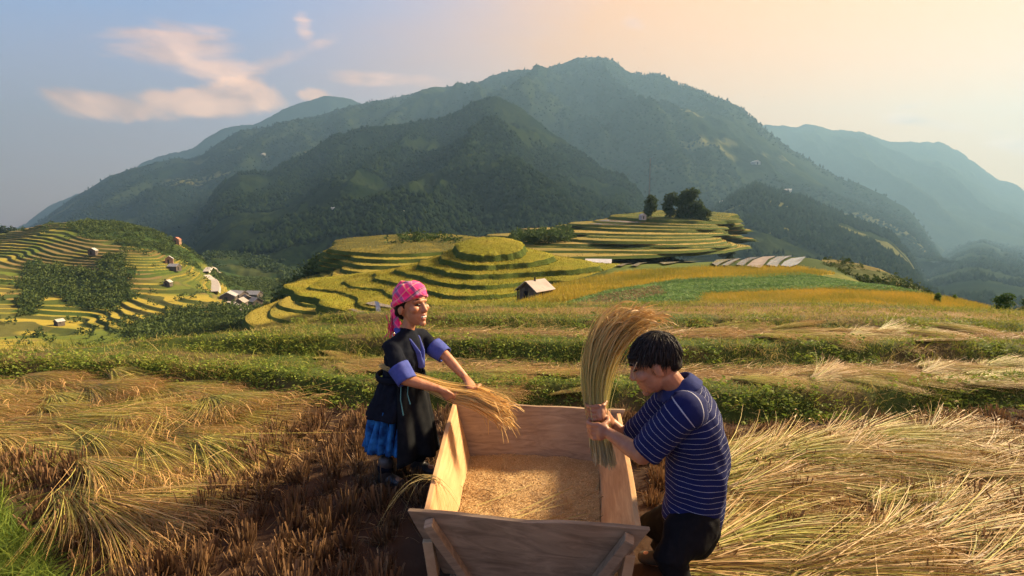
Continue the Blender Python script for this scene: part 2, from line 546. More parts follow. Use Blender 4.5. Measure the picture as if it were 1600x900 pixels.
def build_left():
    a = np.linspace(-1.30, -0.42, 420)
    d = np.exp(np.linspace(math.log(138), math.log(505), 560))
    A, D = np.meshgrid(a, d)
    X, Y = A * D, D
    Zt, k, f, Zs = left_terraced(X, Y)
    px, py = proj(X, Y, Zs)
    wood = np.zeros(X.shape, bool)
    for poly in LEFT_WOODS:
        wood |= inpoly(px + (fbm(X * .05, Y * .05, 3, 85) - .5) * 60, py + (fbm(X * .05, Y * .05, 3, 86) - .5) * 34, poly)
    edge = smooth((A + 1.30) / .02) * smooth((-0.42 - A) / .03) * smooth((D - 138) / 8) * smooth((505 - D) / 15)
    Z = np.where(wood, Zs, Zt) - 7.5 * (1 - edge)
    V = np.stack([X, Y, Z], -1).reshape(-1, 3)
    kk, ff = k.ravel(), f.ravel()
    big = fbm(V[:, 0] * .022, V[:, 1] * .022, 3, 91)
    per = _hash(kk, np.floor(V[:, 0] / 30), 5)
    tread = mixcol((0.11, 0.14, 0.025), (0.31, 0.245, 0.042), smooth((big * .9 + per * .35 - .45) / .3))
    brown = smooth((fbm(V[:, 0] * .03, V[:, 1] * .03, 3, 95) - .60) / .06)[:, None]
    tread = tread * (1 - .75 * brown) + .75 * brown * np.array((0.19, 0.125, 0.06))
    bank = mixcol((0.045, 0.07, 0.016), (0.10, 0.095, 0.03), per)
    w = (smooth((ff - .52) / .12))[:, None]
    c = tread * (1 - w) + bank * w
    c[wood.ravel()] = (0.035, 0.06, 0.015)
    o = link('terraced_hillside', mesh_np('terraced_hillside', V, grid_faces(len(d), len(a)), M_terr, c, False))
    tag(o, kind='structure')
build_left()

# ------------------------------------------------------------------ rounded hills with rice terraces, tier by tier
M_tread = mat('rice_tread', attr=True, rough=0.95, spec=0.05, noise=(1.3, 0.75, (0.70, 0.72, 0.6), 9), bump=(5, 0.9, 0.25))
M_water = mat('paddy_water', (0.30, 0.24, 0.18), rough=0.12, spec=0.6, noise=(0.8, 0.8, (0.20, 0.14, 0.09), 6), bump=(3, 0.08, 0.05))
TREADS = []
def tier_hill(label_name, centre, tiers, shape, nth=360, cap=2.4, capcol=None, th0=0.0, th1=2 * math.pi, colf=None, step_bw=0.55, seed=0, flood=(), tilt=0.0):
    """tiers: list of (front radius, z of lip). Every tier is a part: tread + grassy bank below its lip."""
    root = empty(label_name, centre)
    tag(root, kind='structure')
    th = np.linspace(th0, th1, nth, endpoint=False)
    cx, cy, cz = centre
    rr = random.Random(seed)
    def ring(rad, k):
        s = shape(th, k)
        wob = 1 + 0.025 * np.sin(7 * th + k * 1.7) + 0.014 * np.sin(17 * th + k * 3.1) + 0.03 * (fbm(np.cos(th) * 3 + 7 + k * .35, np.sin(th) * 3 + k * .2, 3, 260 + seed) - .5) * 2
        r = rad * s * wob
        return r * np.cos(th), r * np.sin(th)
    prev_r, prev_z, prev_k = 0.0, 0.0, 0
    for k, (rad, z) in enumerate(tiers):
        rows, cols = [], []
        z = z - cz
        nrow = 7 if k == 0 else 5
        tc0 = np.array(colf(k, rr)) if colf else RICE_G
        x0, y0 = ring(prev_r, prev_k)
        x1, y1 = ring(rad, k)
        zt0 = prev_z
        tk = tilt * max(0.0, 1 - k / 7.0)
        zlip = z + tk * (1 + np.sin(th)) if tilt else z
        for i in range(nrow):
            f = i / (nrow - 1)
            x, y = x0 + (x1 - x0) * f, y0 + (y1 - y0) * f
            zz = zt0 + (zlip - zt0) * (f ** 2.6 if k == 0 else f)
            if k == 0 and tilt:
                zz = z + tilt + f * tilt * np.sin(th) + .35 * (1 - f * f)
            nz = (fbm((x + cx) * 2.1, (y + cy) * 2.1, 3, 100 + k) - .5) * 0.28
            rows.append(np.stack([x, y, zz + nz], 1))
            n = fbm((x + cx) * .25, (y + cy) * .25, 3, 140 + k)
            dry = mixcol(tc0, np.array((0.30, 0.23, 0.04)), smooth((n - .45) / .3) * .55)
            cols.append(dry)
        bw, bh = step_bw, (0.9 if k + 1 >= len(tiers) else max(0.35, 0.80 * (z - (tiers[k + 1][1] - cz))))
        s1 = np.hypot(x1, y1)
        for bf, bz in ((0.12, 0.10), (0.55, 0.6), (1.0, 1.0)):
            q = (s1 + bw * bf) / (s1 + 1e-9)
            nz = (fbm((x1 * q + cx) * 1.5, (y1 * q + cy) * 1.5 + bz, 3, 200 + k) - .5) * 0.4
            zb = zlip - bh * bz
            rows.append(np.stack([x1 * q, y1 * q, zb + nz], 1))
            cols.append(mixcol((0.045, 0.072, 0.015), (0.085, 0.105, 0.022), fbm((x1 + cx) * .5, (y1 + cy) * .5 + bz, 3, 220 + k)))
        TREADS.append((label_name, k, np.array(rows[:nrow]) + np.array(centre), tc0))
        V = np.concatenate(rows); C = np.concatenate(cols)
        full = abs(th1 - th0 - 2 * math.pi) < 1e-6
        o = link('rice_terrace', mesh_np('rice_terrace', V, grid_faces(len(rows), nth, wrap=full), M_tread, C, True), root)
        for (fk, t0, t1, q0, q1) in flood:
            if fk != k: continue
            m = (th >= t0) & (th <= t1)
            pr = []
            for q in (q0, (q0 + q1) / 2, q1):
                pr.append(np.stack([(x0 + (x1 - x0) * q)[m], (y0 + (y1 - y0) * q)[m], (zt0 + (zlip - zt0) * q + 0.16 + 0 * x0)[m]], 1))
            o2 = link('water', mesh_np('water', np.concatenate(pr), grid_faces(3, int(m.sum())), M_water, None, True), o)
        q = (s1 + bw) / (s1 + 1e-9)
        prev_r, prev_k = rad + bw / 1.0, k
        prev_z = zlip - bh
    return root

# the round hill in the middle
_c = P(765, 371, 90)
def shp_round(th, k):
    g = min(1.0, k / 3.0)
    lobe = 1 + g * (0.75 * np.exp(-((np.angle(np.exp(1j * (th - R(-8)))) / 0.75) ** 2)) - 0.20 * np.exp(-((np.angle(np.exp(1j * (th - R(-62)))) / 0.30) ** 2))
                    + 0.14 * np.exp(-((np.angle(np.exp(1j * (th - R(-95)))) / 0.28) ** 2)) - 0.16 * np.exp(-((np.angle(np.exp(1j * (th - R(-140)))) / 0.35) ** 2)))
    return lobe
tr = [(6.0, P(765, 399, 84.0)[2])]
for rf, py in ((8.6, 414), (12.2, 428), (16.2, 443), (20.4, 457), (25, 472), (30, 487), (35, 500)):
    tr.append((rf, P(765, py, 90 - rf)[2]))
tier_hill('round_terraced_hill', tuple(_c), tr, shp_round, nth=420, tilt=1.35,
          colf=lambda k, r: np.array((0.205, 0.195, 0.024)) * (0.9 + 0.25 * r.random()), seed=3,
          flood=((5, R(238), R(250), .45, .75), (6, R(238), R(256), .55, .85), (7, R(240), R(254), .4, .75)))

# the broad hill left of it
_c2 = P(650, 372, 180)
def shp_left(th, k):
    u = np.angle(np.exp(1j * (th - R(-95))))
    rad = (30, 35, 40, 45, 50, 55, 60, 65, 70, 75, 80, 86)[k]
    base = 0.72 + 0.30 * np.exp(-(u / 0.95) ** 2) + 0.20 * np.exp(-((np.angle(np.exp(1j * (th - R(10)))) / .7) ** 2))
    wl2 = smooth((np.abs(np.angle(np.exp(1j * (th - R(180))))) - R(46)) / R(40))
    return base * wl2 + (29 + .16 * (rad - 30)) / rad * (1 - wl2) + 0.03 * np.sin(5 * th + k)
tr = []
for rf, py in ((30, 396), (35, 405), (40, 415), (45, 425), (50, 435), (55, 445), (60, 455), (65, 465), (70, 475), (75, 486), (80, 498), (86, 512)):
    tr.append((rf, P(560, py, 180 - rf)[2]))
tier_hill('broad_terraced_hill', tuple(_c2), tr, shp_left, nth=360, step_bw=1.0, tilt=2.4,
          colf=lambda k, r: (np.array((0.105, 0.10, 0.030)) if k == 0 else mixcol((0.14, 0.16, 0.028), (0.33, 0.26, 0.05), [r.random()])[0]), seed=5,
          flood=((10, R(216), R(232), .1, .8), (9, R(214), R(224), .1, .8), (11, R(222), R(236), .1, .8)))

# terraces beyond, to the right of the round hill: a slope that falls away to the left
_c3 = P(1075, 334, 262)
def shp_right(th, k):
    return 0.62 + 0.45 * np.exp(-((np.angle(np.exp(1j * (th - R(-124)))) / .62) ** 2)) + 0.42 * np.exp(-((np.angle(np.exp(1j * (th - R(183)))) / .55) ** 2)) - (0.62 - 22.0 / (34 + 9.2 * k)) * np.exp(-((np.angle(np.exp(1j * (th - R(-2)))) / 1.72) ** 10)) + 0.05 * np.sin(4 * th + .6 * k) + .05 * np.sin(6 * th - .9 * k)
tr = []
for rf, py in ((34, 346), (44, 351), (53, 356), (62, 361), (71, 366), (80, 371.5), (89, 377), (98, 383), (107, 389), (116, 396), (126, 404)):
    tr.append((rf + 2.5 * math.sin(rf * 1.7), P(1000, py + .9 * math.sin(rf * .9), 262 - rf)[2]))
tier_hill('far_terraced_hill', tuple(_c3), tr, shp_right, nth=360, step_bw=1.5, tilt=3.2,
          colf=lambda k, r: (np.array((0.085, 0.105, 0.03)) if k == 0 else mixcol((0.11, 0.115, 0.03), (0.34, 0.25, 0.085), [r.random()])[0]), seed=9,
          flood=((1, R(196), R(226), .05, .95), (2, R(205), R(222), .1, .9)))
# ------------------------------------------------------------------ mountains
M_mount = mat('forested_slope', attr=True, rough=1.0, spec=0.0, noise=(0.02, 0.7, (0.55, 0.6, 0.6), 10), bump=(0.05, 0.8, 6.0))
def mountain(name, sil, dcrest, dfoot, zfoot, seed, amp=0.16, cols=((0.018, 0.032, 0.012), (0.045, 0.062, 0.02)), meadow=0.0, ncol=300, nrow=110, power=1.0, ext=0.0, rough=1.0, tex=1.0):
    sil = np.array(sil, float)
    px = np.linspace(sil[0, 0], sil[-1, 0], ncol)
    py = np.interp(px, sil[:, 0], sil[:, 1])
    dc = np.interp(px, sil[:, 0], sil[:, 2]) if sil.shape[1] > 2 else np.full(ncol, float(dcrest))
    ker = np.ones(5) / 5
    pys = np.convolve(np.pad(py, 2, mode='edge'), ker, 'valid')
    v = (450.0 - pys) / FPX
    dy, dz = CT + v * ST, -ST + v * CT
    a = (px - 800) / FPX / dy
    zc = CAM_H + dz / dy * dc
    jag = (fbm(px * 0.05 * rough, px * 0, 5, seed + 40) - .5) * 2 * (dc * 0.003)
    s = np.concatenate([np.linspace(-0.5, 0, 12)[:-1], np.linspace(0, 1, nrow)])
    S, A = np.meshgrid(s, a, indexing='ij')
    DC = np.broadcast_to(dc, S.shape)
    df = np.broadcast_to(np.interp(px, sil[:, 0], sil[:, 3]) if sil.shape[1] > 3 else np.full(ncol, float(dfoot)), S.shape)
    ZC = np.broadcast_to(zc + jag, S.shape)
    D = DC + (df - DC) * S
    X, Y = A * D, D
    t = np.clip(np.abs(S), 0, 1)
    Z = ZC + (zfoot - ZC) * np.where(S < 0, t * 1.2, t ** power)
    H = np.maximum(ZC - zfoot, 1)
    sc = 5.0 / np.mean(dc)
    rid = fbm(X * sc * 1.6 + 3.1, Y * sc * .55, 5, seed, ridged=True) - .62
    fine = fbm(X * sc * 9, Y * sc * 9, 4, seed + 9) - .5
    win = smooth(t / .22) * smooth((1.02 - t) / .3)
    Z = Z + H * amp * rid * win * 1.9 + H * .035 * fine * smooth(t / .1) * tex
    Z = Z + (vnoise(X * sc * 60, Y * sc * 60, seed + 21) - .5) * np.minimum(H * 0.012, 9) * tex
    V = np.stack([X, Y, Z], -1).reshape(-1, 3)
    n = fbm(V[:, 0] * sc * 4, V[:, 1] * sc * 4, 5, seed + 60)
    c = mixcol(cols[0], cols[1], smooth((n - .35) / .3)) * .5
    if meadow:
        m = smooth((fbm(V[:, 0] * sc * 2.2, V[:, 1] * sc * 3.5, 4, seed + 77) - (.66 - .2 * meadow)) / .05) * smooth((t.ravel() - .15) / .1)
        c = c * (1 - m[:, None] * .85) + m[:, None] * .85 * np.array((0.14, 0.135, 0.045))
    o = link(name, mesh_np(name, V, grid_faces(len(s), ncol), M_mount, c, True))
    tag(o, kind='structure')
    return o, V.reshape(len(s), ncol, 3)

MT = {}
MT['main'] = mountain('mountain', [(-60,420,3200),(20,375,3200),(60,347,3200),(110,312,3200),(150,290,3200),(165,278,3200),(200,266,3200),(250,252,3200),(275,246,3200),(300,250,3200),(340,225,3200),(372,204,3250),(410,200,3250),(450,192,3300),(500,180,3350),(540,168,3400),(600,155,3450),(650,146,3600),(700,135,3500),(740,132,3500),(770,118,3400),(800,110,3400),(840,110,3400),(870,102,3400),(900,91,3400),(932,87,3400),(960,94,3400),(975,108,3350),(995,116,3300),(1030,116,3200),(1060,130,3100),(1090,142,3000),(1130,154,2900),(1165,175,2800),(1190,197,2700),(1230,228,2600),(1270,255,2500),(1310,277,2450),(1350,290,2400),(1390,310,2350),(1420,325,2300),(1445,360,2300),(1480,420,2300),(1530,470,2300)],
                      3500, 1350, -95, 11, amp=0.20, meadow=0.12, ncol=520, nrow=200)
MT['front'] = mountain('forested_hill', [(250,425,1500),(290,380,1500),(310,345,1500),(340,292,1550),(375,268,1600),(420,270,1600),(440,258,1650),(480,238,1700),(520,212,1750),(560,200,1800),(600,196,1800),(640,190,1800),(700,182,1800),(735,160,1800),(775,149,1800),(810,165,1780),(840,190,1750),(870,212,1700),(905,235,1600),(940,262,1500),(975,275,1400),(1000,300,1300),(1020,345,1250),(1060,400,1200)],
                       1700, 560, -52, 23, amp=0.17, cols=((0.014, 0.027, 0.010), (0.035, 0.052, 0.016)), meadow=0.0, ncol=460, nrow=200, power=.8)
MT['knoll'] = mountain('forested_hill', [(120,430),(160,380),(185,345),(215,310),(240,294),(270,298),(300,305),(330,300),(360,330),(400,380),(440,430)], 2100, 1500, -90, 37, amp=0.1, cols=((0.018, 0.032, 0.012), (0.03, 0.045, 0.016)), ncol=160, nrow=60)
MT['spur'] = mountain('mountain_spur', [(960,420,1500),(1000,395,1500),(1060,360,1450),(1110,330,1400),(1150,300,1400),(1180,288,1400),(1230,300,1400),(1290,325,1350),(1340,345,1300),(1390,365,1250),(1420,395,1250),(1440,435,1250),(1470,480,1250)], 1400, 620, -85, 41, amp=0.17, cols=((0.02, 0.035, 0.013), (0.045, 0.062, 0.02)), meadow=0.3, ncol=260, nrow=120)
MT['far_left'] = mountain('mountain', [(180,300),(215,258),(250,243),(300,232),(330,212),(355,198),(390,196),(430,178),(470,160),(515,149),(545,155),(570,165),(640,190),(720,230)], 5000, 4000, -150, 51, amp=0.12, ncol=200, nrow=50)
MT['far_low'] = mountain('mountain', [(-80,400),(0,370),(45,345),(80,320),(120,303),(150,300),(200,310),(260,330)], 5600, 4800, -150, 52, amp=0.1, ncol=120, nrow=40)
MT['right'] = mountain('mountain', [(1120,260),(1160,210),(1195,196),(1240,198),(1265,194),(1300,203),(1345,206),(1385,220),(1430,222),(1470,220),(1500,238),(1530,258),(1560,282),(1590,288),(1610,305),(1660,340),(1740,390)], 4800, 2800, -130, 61, amp=0.2, ncol=260, nrow=90)
MT['right_low'] = mountain('mountain_spur', [(1360,500),(1420,450),(1460,410),(1500,390),(1535,377),(1560,385),(1610,400),(1680,420),(1780,470)], 2300, 430, -105, 71, amp=0.14, ncol=160, nrow=110, power=.75)
# valley floor out to the horizon
_v = np.array([(-7400, 900, -150), (7400, 900, -150), (7400, 5950, -150), (-7400, 5950, -150)], float)
tag(link('valley_floor', mesh_np('valley_floor', _v, np.array([(0, 1, 2, 3)]), M_mount, np.tile((0.04, 0.06, 0.02), (4, 1)))), kind='structure')

# ------------------------------------------------------------------ plants and straw
M_blade = mat('grass_blade', attr=True, rough=0.7, spec=0.25, trans=0.35)
M_straw = mat('rice_straw', attr=True, rough=0.6, spec=0.3, trans=0.22)
M_crop = mat('crop_leaf', attr=True, rough=0.75, spec=0.2, trans=0.3)

def stuff(name, V, F, C, material, label, cat):
    o = link(name, mesh_np(name, V, F, material, C))
    return tag(o, label, cat, kind='stuff')

def pts_where(n, x0, x1, y0, y1, prob, r=rng):
    x, y = r.uniform(x0, x1, n), r.uniform(y0, y1, n)
    k = r.random(n) < prob(x, y)
    return x[k], y[k]

def straw_band(x, y):
    w = np.zeros_like(x)
    for lo, hi in ((b1, b2), (b2, b3)):
        w = np.maximum(w, smooth((y - lo(x) - .50) / .15) * smooth((hi(x) - .02 - y) / .08))
    w *= smooth((x + 1.6) / 1.0) * (0.55 + 0.45 * smooth((x - 1.2) / .8))
    return w

def bank_prob(x, y):
    face = np.exp(-((y - b1(x) - .17) / .22) ** 2) + np.exp(-((y - b2(x) - .15) / .2) ** 2) * smooth((x + 6.5) / 4) + np.exp(-((y - b3(x) - .15) / .18) ** 2) * smooth((x + 6.5) / 4)
    top = 0.50 * (y > b1(x) + .2) * (1 - straw_band(x, y))
    p = np.clip(np.maximum(face * 1.0, top), 0, 1) * (y > b1(x) - .04)
    p *= smooth((crest(x) + 1.2 - y) / 1.0)
    patch = smooth((fbm(x * 1.8, y * 2.4, 3, 301) - .36) / .16)
    return p * (0.30 + 0.70 * patch)

def build_bank_grass():
    x, y = pts_where(380000, -11.0, 12.0, 4.5, 10.2, bank_prob)
    n = len(x)
    z = land(x, y) - 0.01
    base = np.stack([x, y, z], 1)
    q = fbm(x * 1.1, y * 1.6, 3, 311)
    lush = smooth((q - .42) / .2)
    h = rng.uniform(.035, .105, n) * (0.7 + .6 * q)
    tall = rng.random(n) < 0.08
    h[tall] *= rng.uniform(1.4, 2.6, tall.sum())
    d = np.stack([rng.normal(0, .45, n), rng.normal(-.12, .45, n), np.ones(n)], 1)
    bend = np.stack([rng.normal(0, .5, n), rng.normal(-.1, .5, n), -rng.uniform(.05, .5, n)], 1) * h[:, None] * .8
    t = rng.random(n)
    c = mixcol((0.09, 0.135, 0.022), (0.34, 0.33, 0.055), t)
    dryp = smooth((fbm(x * 2.3, y * 3.0, 3, 331) - .52) / .10)
    yel = (rng.random(n) < (0.24 - .14 * lush + .6 * dryp))
    c[yel] = mixcol((0.26, 0.22, 0.06), (0.40, 0.30, 0.12), rng.random(yel.sum()))
    V, F, C = blades(base, d, h, rng.uniform(.005, .010, n), bend, c, 2)
    stuff('bank_grass', V, F, C, M_blade, 'yellow green grass covering the low banks behind the threshing box', 'grass')
build_bank_grass()

def build_weeds():
    def pr(x, y):
        f = np.exp(-((y - b1(x) - .14) / .17) ** 2) + .8 * np.exp(-((y - b2(x) - .13) / .15) ** 2) * smooth((x + 6.5) / 4) + .45 * np.exp(-((y - b3(x) - .12) / .12) ** 2)
        return np.clip(f, 0, 1) * smooth((fbm(x * 1.5, y * 1.5, 3, 322) - .38) / .12) * (y < crest(x) + .6)
    x, y = pts_where(26000, -10, 11, 4.5, 8.4, pr)
    n = len(x)
    L = 9
    z = land(x, y)
    hh = rng.uniform(.03, .13, n)
    bx = np.repeat(x, L) + rng.normal(0, .030, n * L)
    by = np.repeat(y, L) + rng.normal(0, .030, n * L)
    bz = np.repeat(z, L) + np.repeat(hh, L) * rng.uniform(.2, 1, n * L)
    ang = rng.uniform(0, 2 * np.pi, n * L)
    d = np.stack([np.cos(ang), np.sin(ang), rng.uniform(-.1, .7, n * L)], 1)
    ln = rng.uniform(.018, .042, n * L)
    bend = np.stack([0 * ln, 0 * ln, -rng.uniform(.1, .5, n * L) * ln], 1)
    t = np.clip(np.repeat(rng.random(n), L) * .6 + rng.random(n * L) * .4, 0, 1)
    c = mixcol((0.060, 0.120, 0.016), (0.29, 0.34, 0.048), t)
    V, F, C = blades(np.stack([bx, by, bz], 1), d, ln, ln * .55, bend, c, 2, tipw=.35)
    stuff('bank_weeds', V, F, C, M_blade, 'leafy green weeds growing along the bank faces', 'weeds')
build_weeds()

def build_corner_grass():
    def pr(x, y):
        return smooth((-2.38 - (y - 2.53) * 1.42 - x) / 0.12) * (y < 4.4)
    x, y = pts_where(90000, -7.0, -1.9, 1.6, 4.4, pr)
    n = len(x)
    base = np.stack([x, y, land(x, y) - .01], 1)
    h = rng.uniform(.07, .22, n)
    d = np.stack([rng.normal(.05, .35, n), rng.normal(-.05, .35, n), np.ones(n)], 1)
    bend = np.stack([rng.normal(0, .6, n), rng.normal(0, .6, n), -rng.uniform(.1, .6, n)], 1) * h[:, None]
    c = mixcol((0.060, 0.115, 0.014), (0.20, 0.25, 0.03), rng.random(n))
    V, F, C = blades(base, d, h, rng.uniform(.004, .008, n), bend, c, 3)
    stuff('corner_grass', V, F, C, M_blade, 'lush green grass strip at the lower left corner', 'grass')
build_corner_grass()

# ------------------------------------------------------------------ sheaves of cut rice
def sheaf_mesh(seed, N=600, length=0.88, fan=0.20, dense=1.0):
    r = np.random.default_rng(seed)
    u = r.normal(0, 1, N).clip(-2.2, 2.2)
    w = r.random(N)
    base = np.stack([r.normal(0, .045, N), u * .040 * dense, .015 + w * .075], 1)
    ang = u * fan * .75 + r.normal(0, .10, N)
    d = np.stack([np.cos(ang), np.sin(ang), r.normal(.03, .04, N) + .05 * w], 1)
    ln = length * r.uniform(.72, 1.12, N)
    bend = np.stack([0 * u, u * .04 + r.normal(0, .05, N), -(0.035 + .075 * w) - r.uniform(0, .04, N)], 1)
    green = r.random(N)
    gshare = r.uniform(.5, .75) if seed < 504 else r.uniform(.12, .35)
    c = mixcol((0.18, 0.10, 0.036), (0.66, 0.45, 0.18), r.random(N))
    g = green < gshare
    c[g] = mixcol((0.13, 0.15, 0.022), (0.60, 0.54, 0.13), r.random(g.sum()))
    tip = mixcol((0.34, 0.185, 0.06), (0.50, 0.31, 0.11), r.random(N))
    S = blades(base, d, ln, r.uniform(.003, .0055, N), bend, c, 4, tipw=.35, r=r, tipcol=tip, tippow=3.5)
    # a few loose leaves sticking out
    k = 12
    b2_ = np.stack([r.uniform(.05, .5, k), r.normal(0, .08, k), r.uniform(.03, .1, k)], 1)
    a2 = r.normal(0, .7, k)
    d2 = np.stack([np.cos(a2), np.sin(a2), r.uniform(.0, .55, k)], 1)
    l2 = r.uniform(.15, .42, k)
    S2 = blades(b2_, d2, l2, .006, np.stack([0 * l2, r.normal(0, .1, k), -r.uniform(.05, .25, k)], 1), mixcol((0.26, 0.23, 0.06), (0.50, 0.37, 0.14), r.random(k)), 3, r=r)
    # ears: drooping panicles at the tips
    E = 55
    uu = r.normal(0, 1, E).clip(-2, 2)
    an = uu * fan * .8
    rad = length * r.uniform(.70, 1.08, E)
    eb = np.stack([rad * np.cos(an), rad * np.sin(an) + uu * .03, r.uniform(.03, .12, E)], 1)
    ed = np.stack([np.cos(an + r.normal(0, .5, E)), np.sin(an + r.normal(0, .5, E)), r.uniform(-.1, .35, E)], 1)
    el = r.uniform(.07, .16, E)
    Ee = blades(eb, ed, el, r.uniform(.005, .009, E), np.stack([0 * el, 0 * el, -el * r.uniform(.5, 1.0, E)], 1), mixcol((0.30, 0.165, 0.06), (0.48, 0.30, 0.12), r.random(E)), 3, tipw=.3, r=r)
    return mesh_np('sheaf_stalks', *merge([S, S2])[:2], M_straw, merge([S, S2])[2]), mesh_np('sheaf_ears', Ee[0], Ee[1], M_straw, Ee[2])
SHEAF = [sheaf_mesh(500 + i, fan=(.16, .22, .28, .2, .25, .18, .3, .22)[i]) for i in range(8)]
def sheaf(x, y, rz, label, group, dry, z=0.0, tilt=0.0, sc=1.0, flat=1.0):
    st, ea = SHEAF[rng.integers(0, 4) if rng.random() > dry else rng.integers(4, 8)]
    o = link('rice_sheaf', st)
    cx, cy_ = x - .42 * sc * math.cos(rz), y - .42 * sc * math.sin(rz)
    z0, z1 = float(land(cx, cy_)), float(land(x + .42 * sc * math.cos(rz), y + .42 * sc * math.sin(rz)))
    o.location = (cx, cy_, z0 + z)
    o.rotation_euler = (rng.normal(0, .12), -math.atan2(z1 - z0, .84 * sc) * .8 + tilt, rz)
    o.scale = (sc, sc * rng.uniform(.9, 1.3), sc * rng.uniform(.6, 1.0) * flat)
    e = link('ears', ea, o)
    e['kind'] = 'stuff'
    tag(o, label, 'rice sheaf', group)
    return o
ORD = 'first second third fourth fifth sixth seventh eighth ninth tenth eleventh twelfth thirteenth fourteenth fifteenth sixteenth seventeenth eighteenth nineteenth twentieth'.split()
def lay(poly, sx, sy, rot, rotj, label, group, holes=(), seed=1, zmax=.05, dry=.5, sc=1.0, flat=1.0, drop=0.0):
    r = np.random.default_rng(seed)
    made = []
    c, s = math.cos(rot), math.sin(rot)
    for i in range(-60, 60):
        for j in range(-60, 60):
            u, v = (i + .5 * (j % 2)) * sx + r.normal(0, sx * .16), j * sy + r.normal(0, sy * .22)
            x, y = u * c - v * s, 4.0 + u * s + v * c
            if y < 1.9 or y > 9: continue
            px, py = proj(x, y, float(land(x, y)) + .05)
            if not inpoly(np.array([px]), np.array([py]), poly)[0]: continue
            if any((px - hx) ** 2 / hr ** 2 + (py - hy) ** 2 / (hr * .6) ** 2 < 1 for hx, hy, hr in holes): continue
            if r.random() < drop: continue
            o = sheaf(x, y, rot + r.normal(0, rotj), label, group, dry, r.uniform(0, zmax), r.normal(0, .035), sc * r.uniform(.88, 1.12), flat)
            made.append((j, i, o))
    rows = sorted({m[0] for m in made})
    for ri, j in enumerate(rows):
        row = sorted([m for m in made if m[0] == j], key=lambda m: m[1])
        for ci, m in enumerate(row):
            pos = ORD[ci] + ' from left' if len(row) > 1 else 'the only one'
            m[2]['label'] = '%s, %s row from front, %s' % (label, ORD[ri], pos)
    return len(made)
n1 = lay([(-160,600),(0,598),(200,594),(330,600),(410,622),(425,665),(395,700),(345,745),(325,850),(200,858),(150,800),(150,740),(60,712),(-160,720)], .62, .26, R(-24), .16,
         'rice sheaf in the left bed', 'rice sheaves left of the woman', seed=2, dry=.12)
n2 = lay([(1120,705),(1150,692),(1260,690),(1400,684),(1600,676),(1780,676),(1800,900),(1500,960),(1090,960),(1080,900),(1120,800),(1145,740)], .52, .22, R(13), .13,
         'rice sheaf in the right bed', 'rice sheaves behind the man', holes=((1335,775,42),(1475,800,34),(1540,835,30),(1590,870,36),(1300,800,20)), seed=3, dry=.65)
n3 = lay([(1075,584),(1180,578),(1400,570),(1620,560),(1700,570),(1700,588),(1500,592),(1300,596),(1110,594)], .42, .22, R(8), .25,
         'rice sheaf on the first right ledge', 'rice sheaves on the first ledge', seed=4, zmax=.01, sc=.72, flat=.6)
n4 = lay([(1085,506),(1500,510),(1540,526),(1450,530),(1090,522)], .45, .28, R(5), .4,
         'rice sheaf on the topmost ledge', 'rice sheaves on the topmost ledge', seed=5, zmax=.01, drop=.15, sc=.7, flat=.6)
n5 = lay([(500,548),(570,540),(600,575),(520,578)], .5, .28, R(-10), .3, 'rice sheaf behind the pink headscarf', 'rice sheaves behind the woman', seed=6, zmax=.01, sc=.6, flat=.5)
n6 = lay([(745,585),(900,572),(960,585),(900,600),(770,602)], .55, .3, R(-5), .3, 'rice sheaf between the two people', 'rice sheaves between the two people', seed=7, zmax=.01, sc=.62, flat=.5)
print('sheaves', n1, n2, n3, n4, n5, n6)

# ------------------------------------------------------------------ stubble, litter
def tuft_mesh(seed):
    r = np.random.default_rng(seed)
    N = 66
    b = np.stack([r.normal(0, .028, N), r.normal(0, .028, N), np.full(N, -.02)], 1)
    d = np.stack([r.normal(0, .11, N) + b[:, 0] * 4, r.normal(0, .11, N) + b[:, 1] * 4, np.ones(N)], 1)
    h = r.uniform(.07, .135, N)
    c = mixcol((0.05, 0.027, 0.013), (0.13, 0.07, 0.031), r.random(N))
    tp = mixcol((0.09, 0.048, 0.022), (0.26, 0.145, 0.065), r.random(N))
    S = blades(b, d, h, r.uniform(.006, .010, N), r.normal(0, .012, (N, 3)), c, 2, tipw=.8, r=r, tipcol=tp)
    k = 7
    a = r.uniform(0, 6.28, k)
    b2_ = np.stack([r.normal(0, .02, k), r.normal(0, .02, k), np.full(k, .01)], 1)
    l = r.uniform(.06, .15, k)
    S2 = blades(b2_, np.stack([np.cos(a), np.sin(a), r.uniform(.3, 1, k)], 1), l, .006, np.stack([0 * l, 0 * l, -l * .9], 1), mixcol((0.12, 0.07, 0.03), (0.30, 0.2, 0.09), r.random(k)), 3, r=r)
    V, F, C = merge([S, S2])
    return mesh_np('stubble_tuft', V, F, M_straw, C)
TUFT = [tuft_mesh(700 + i) for i in range(7)]
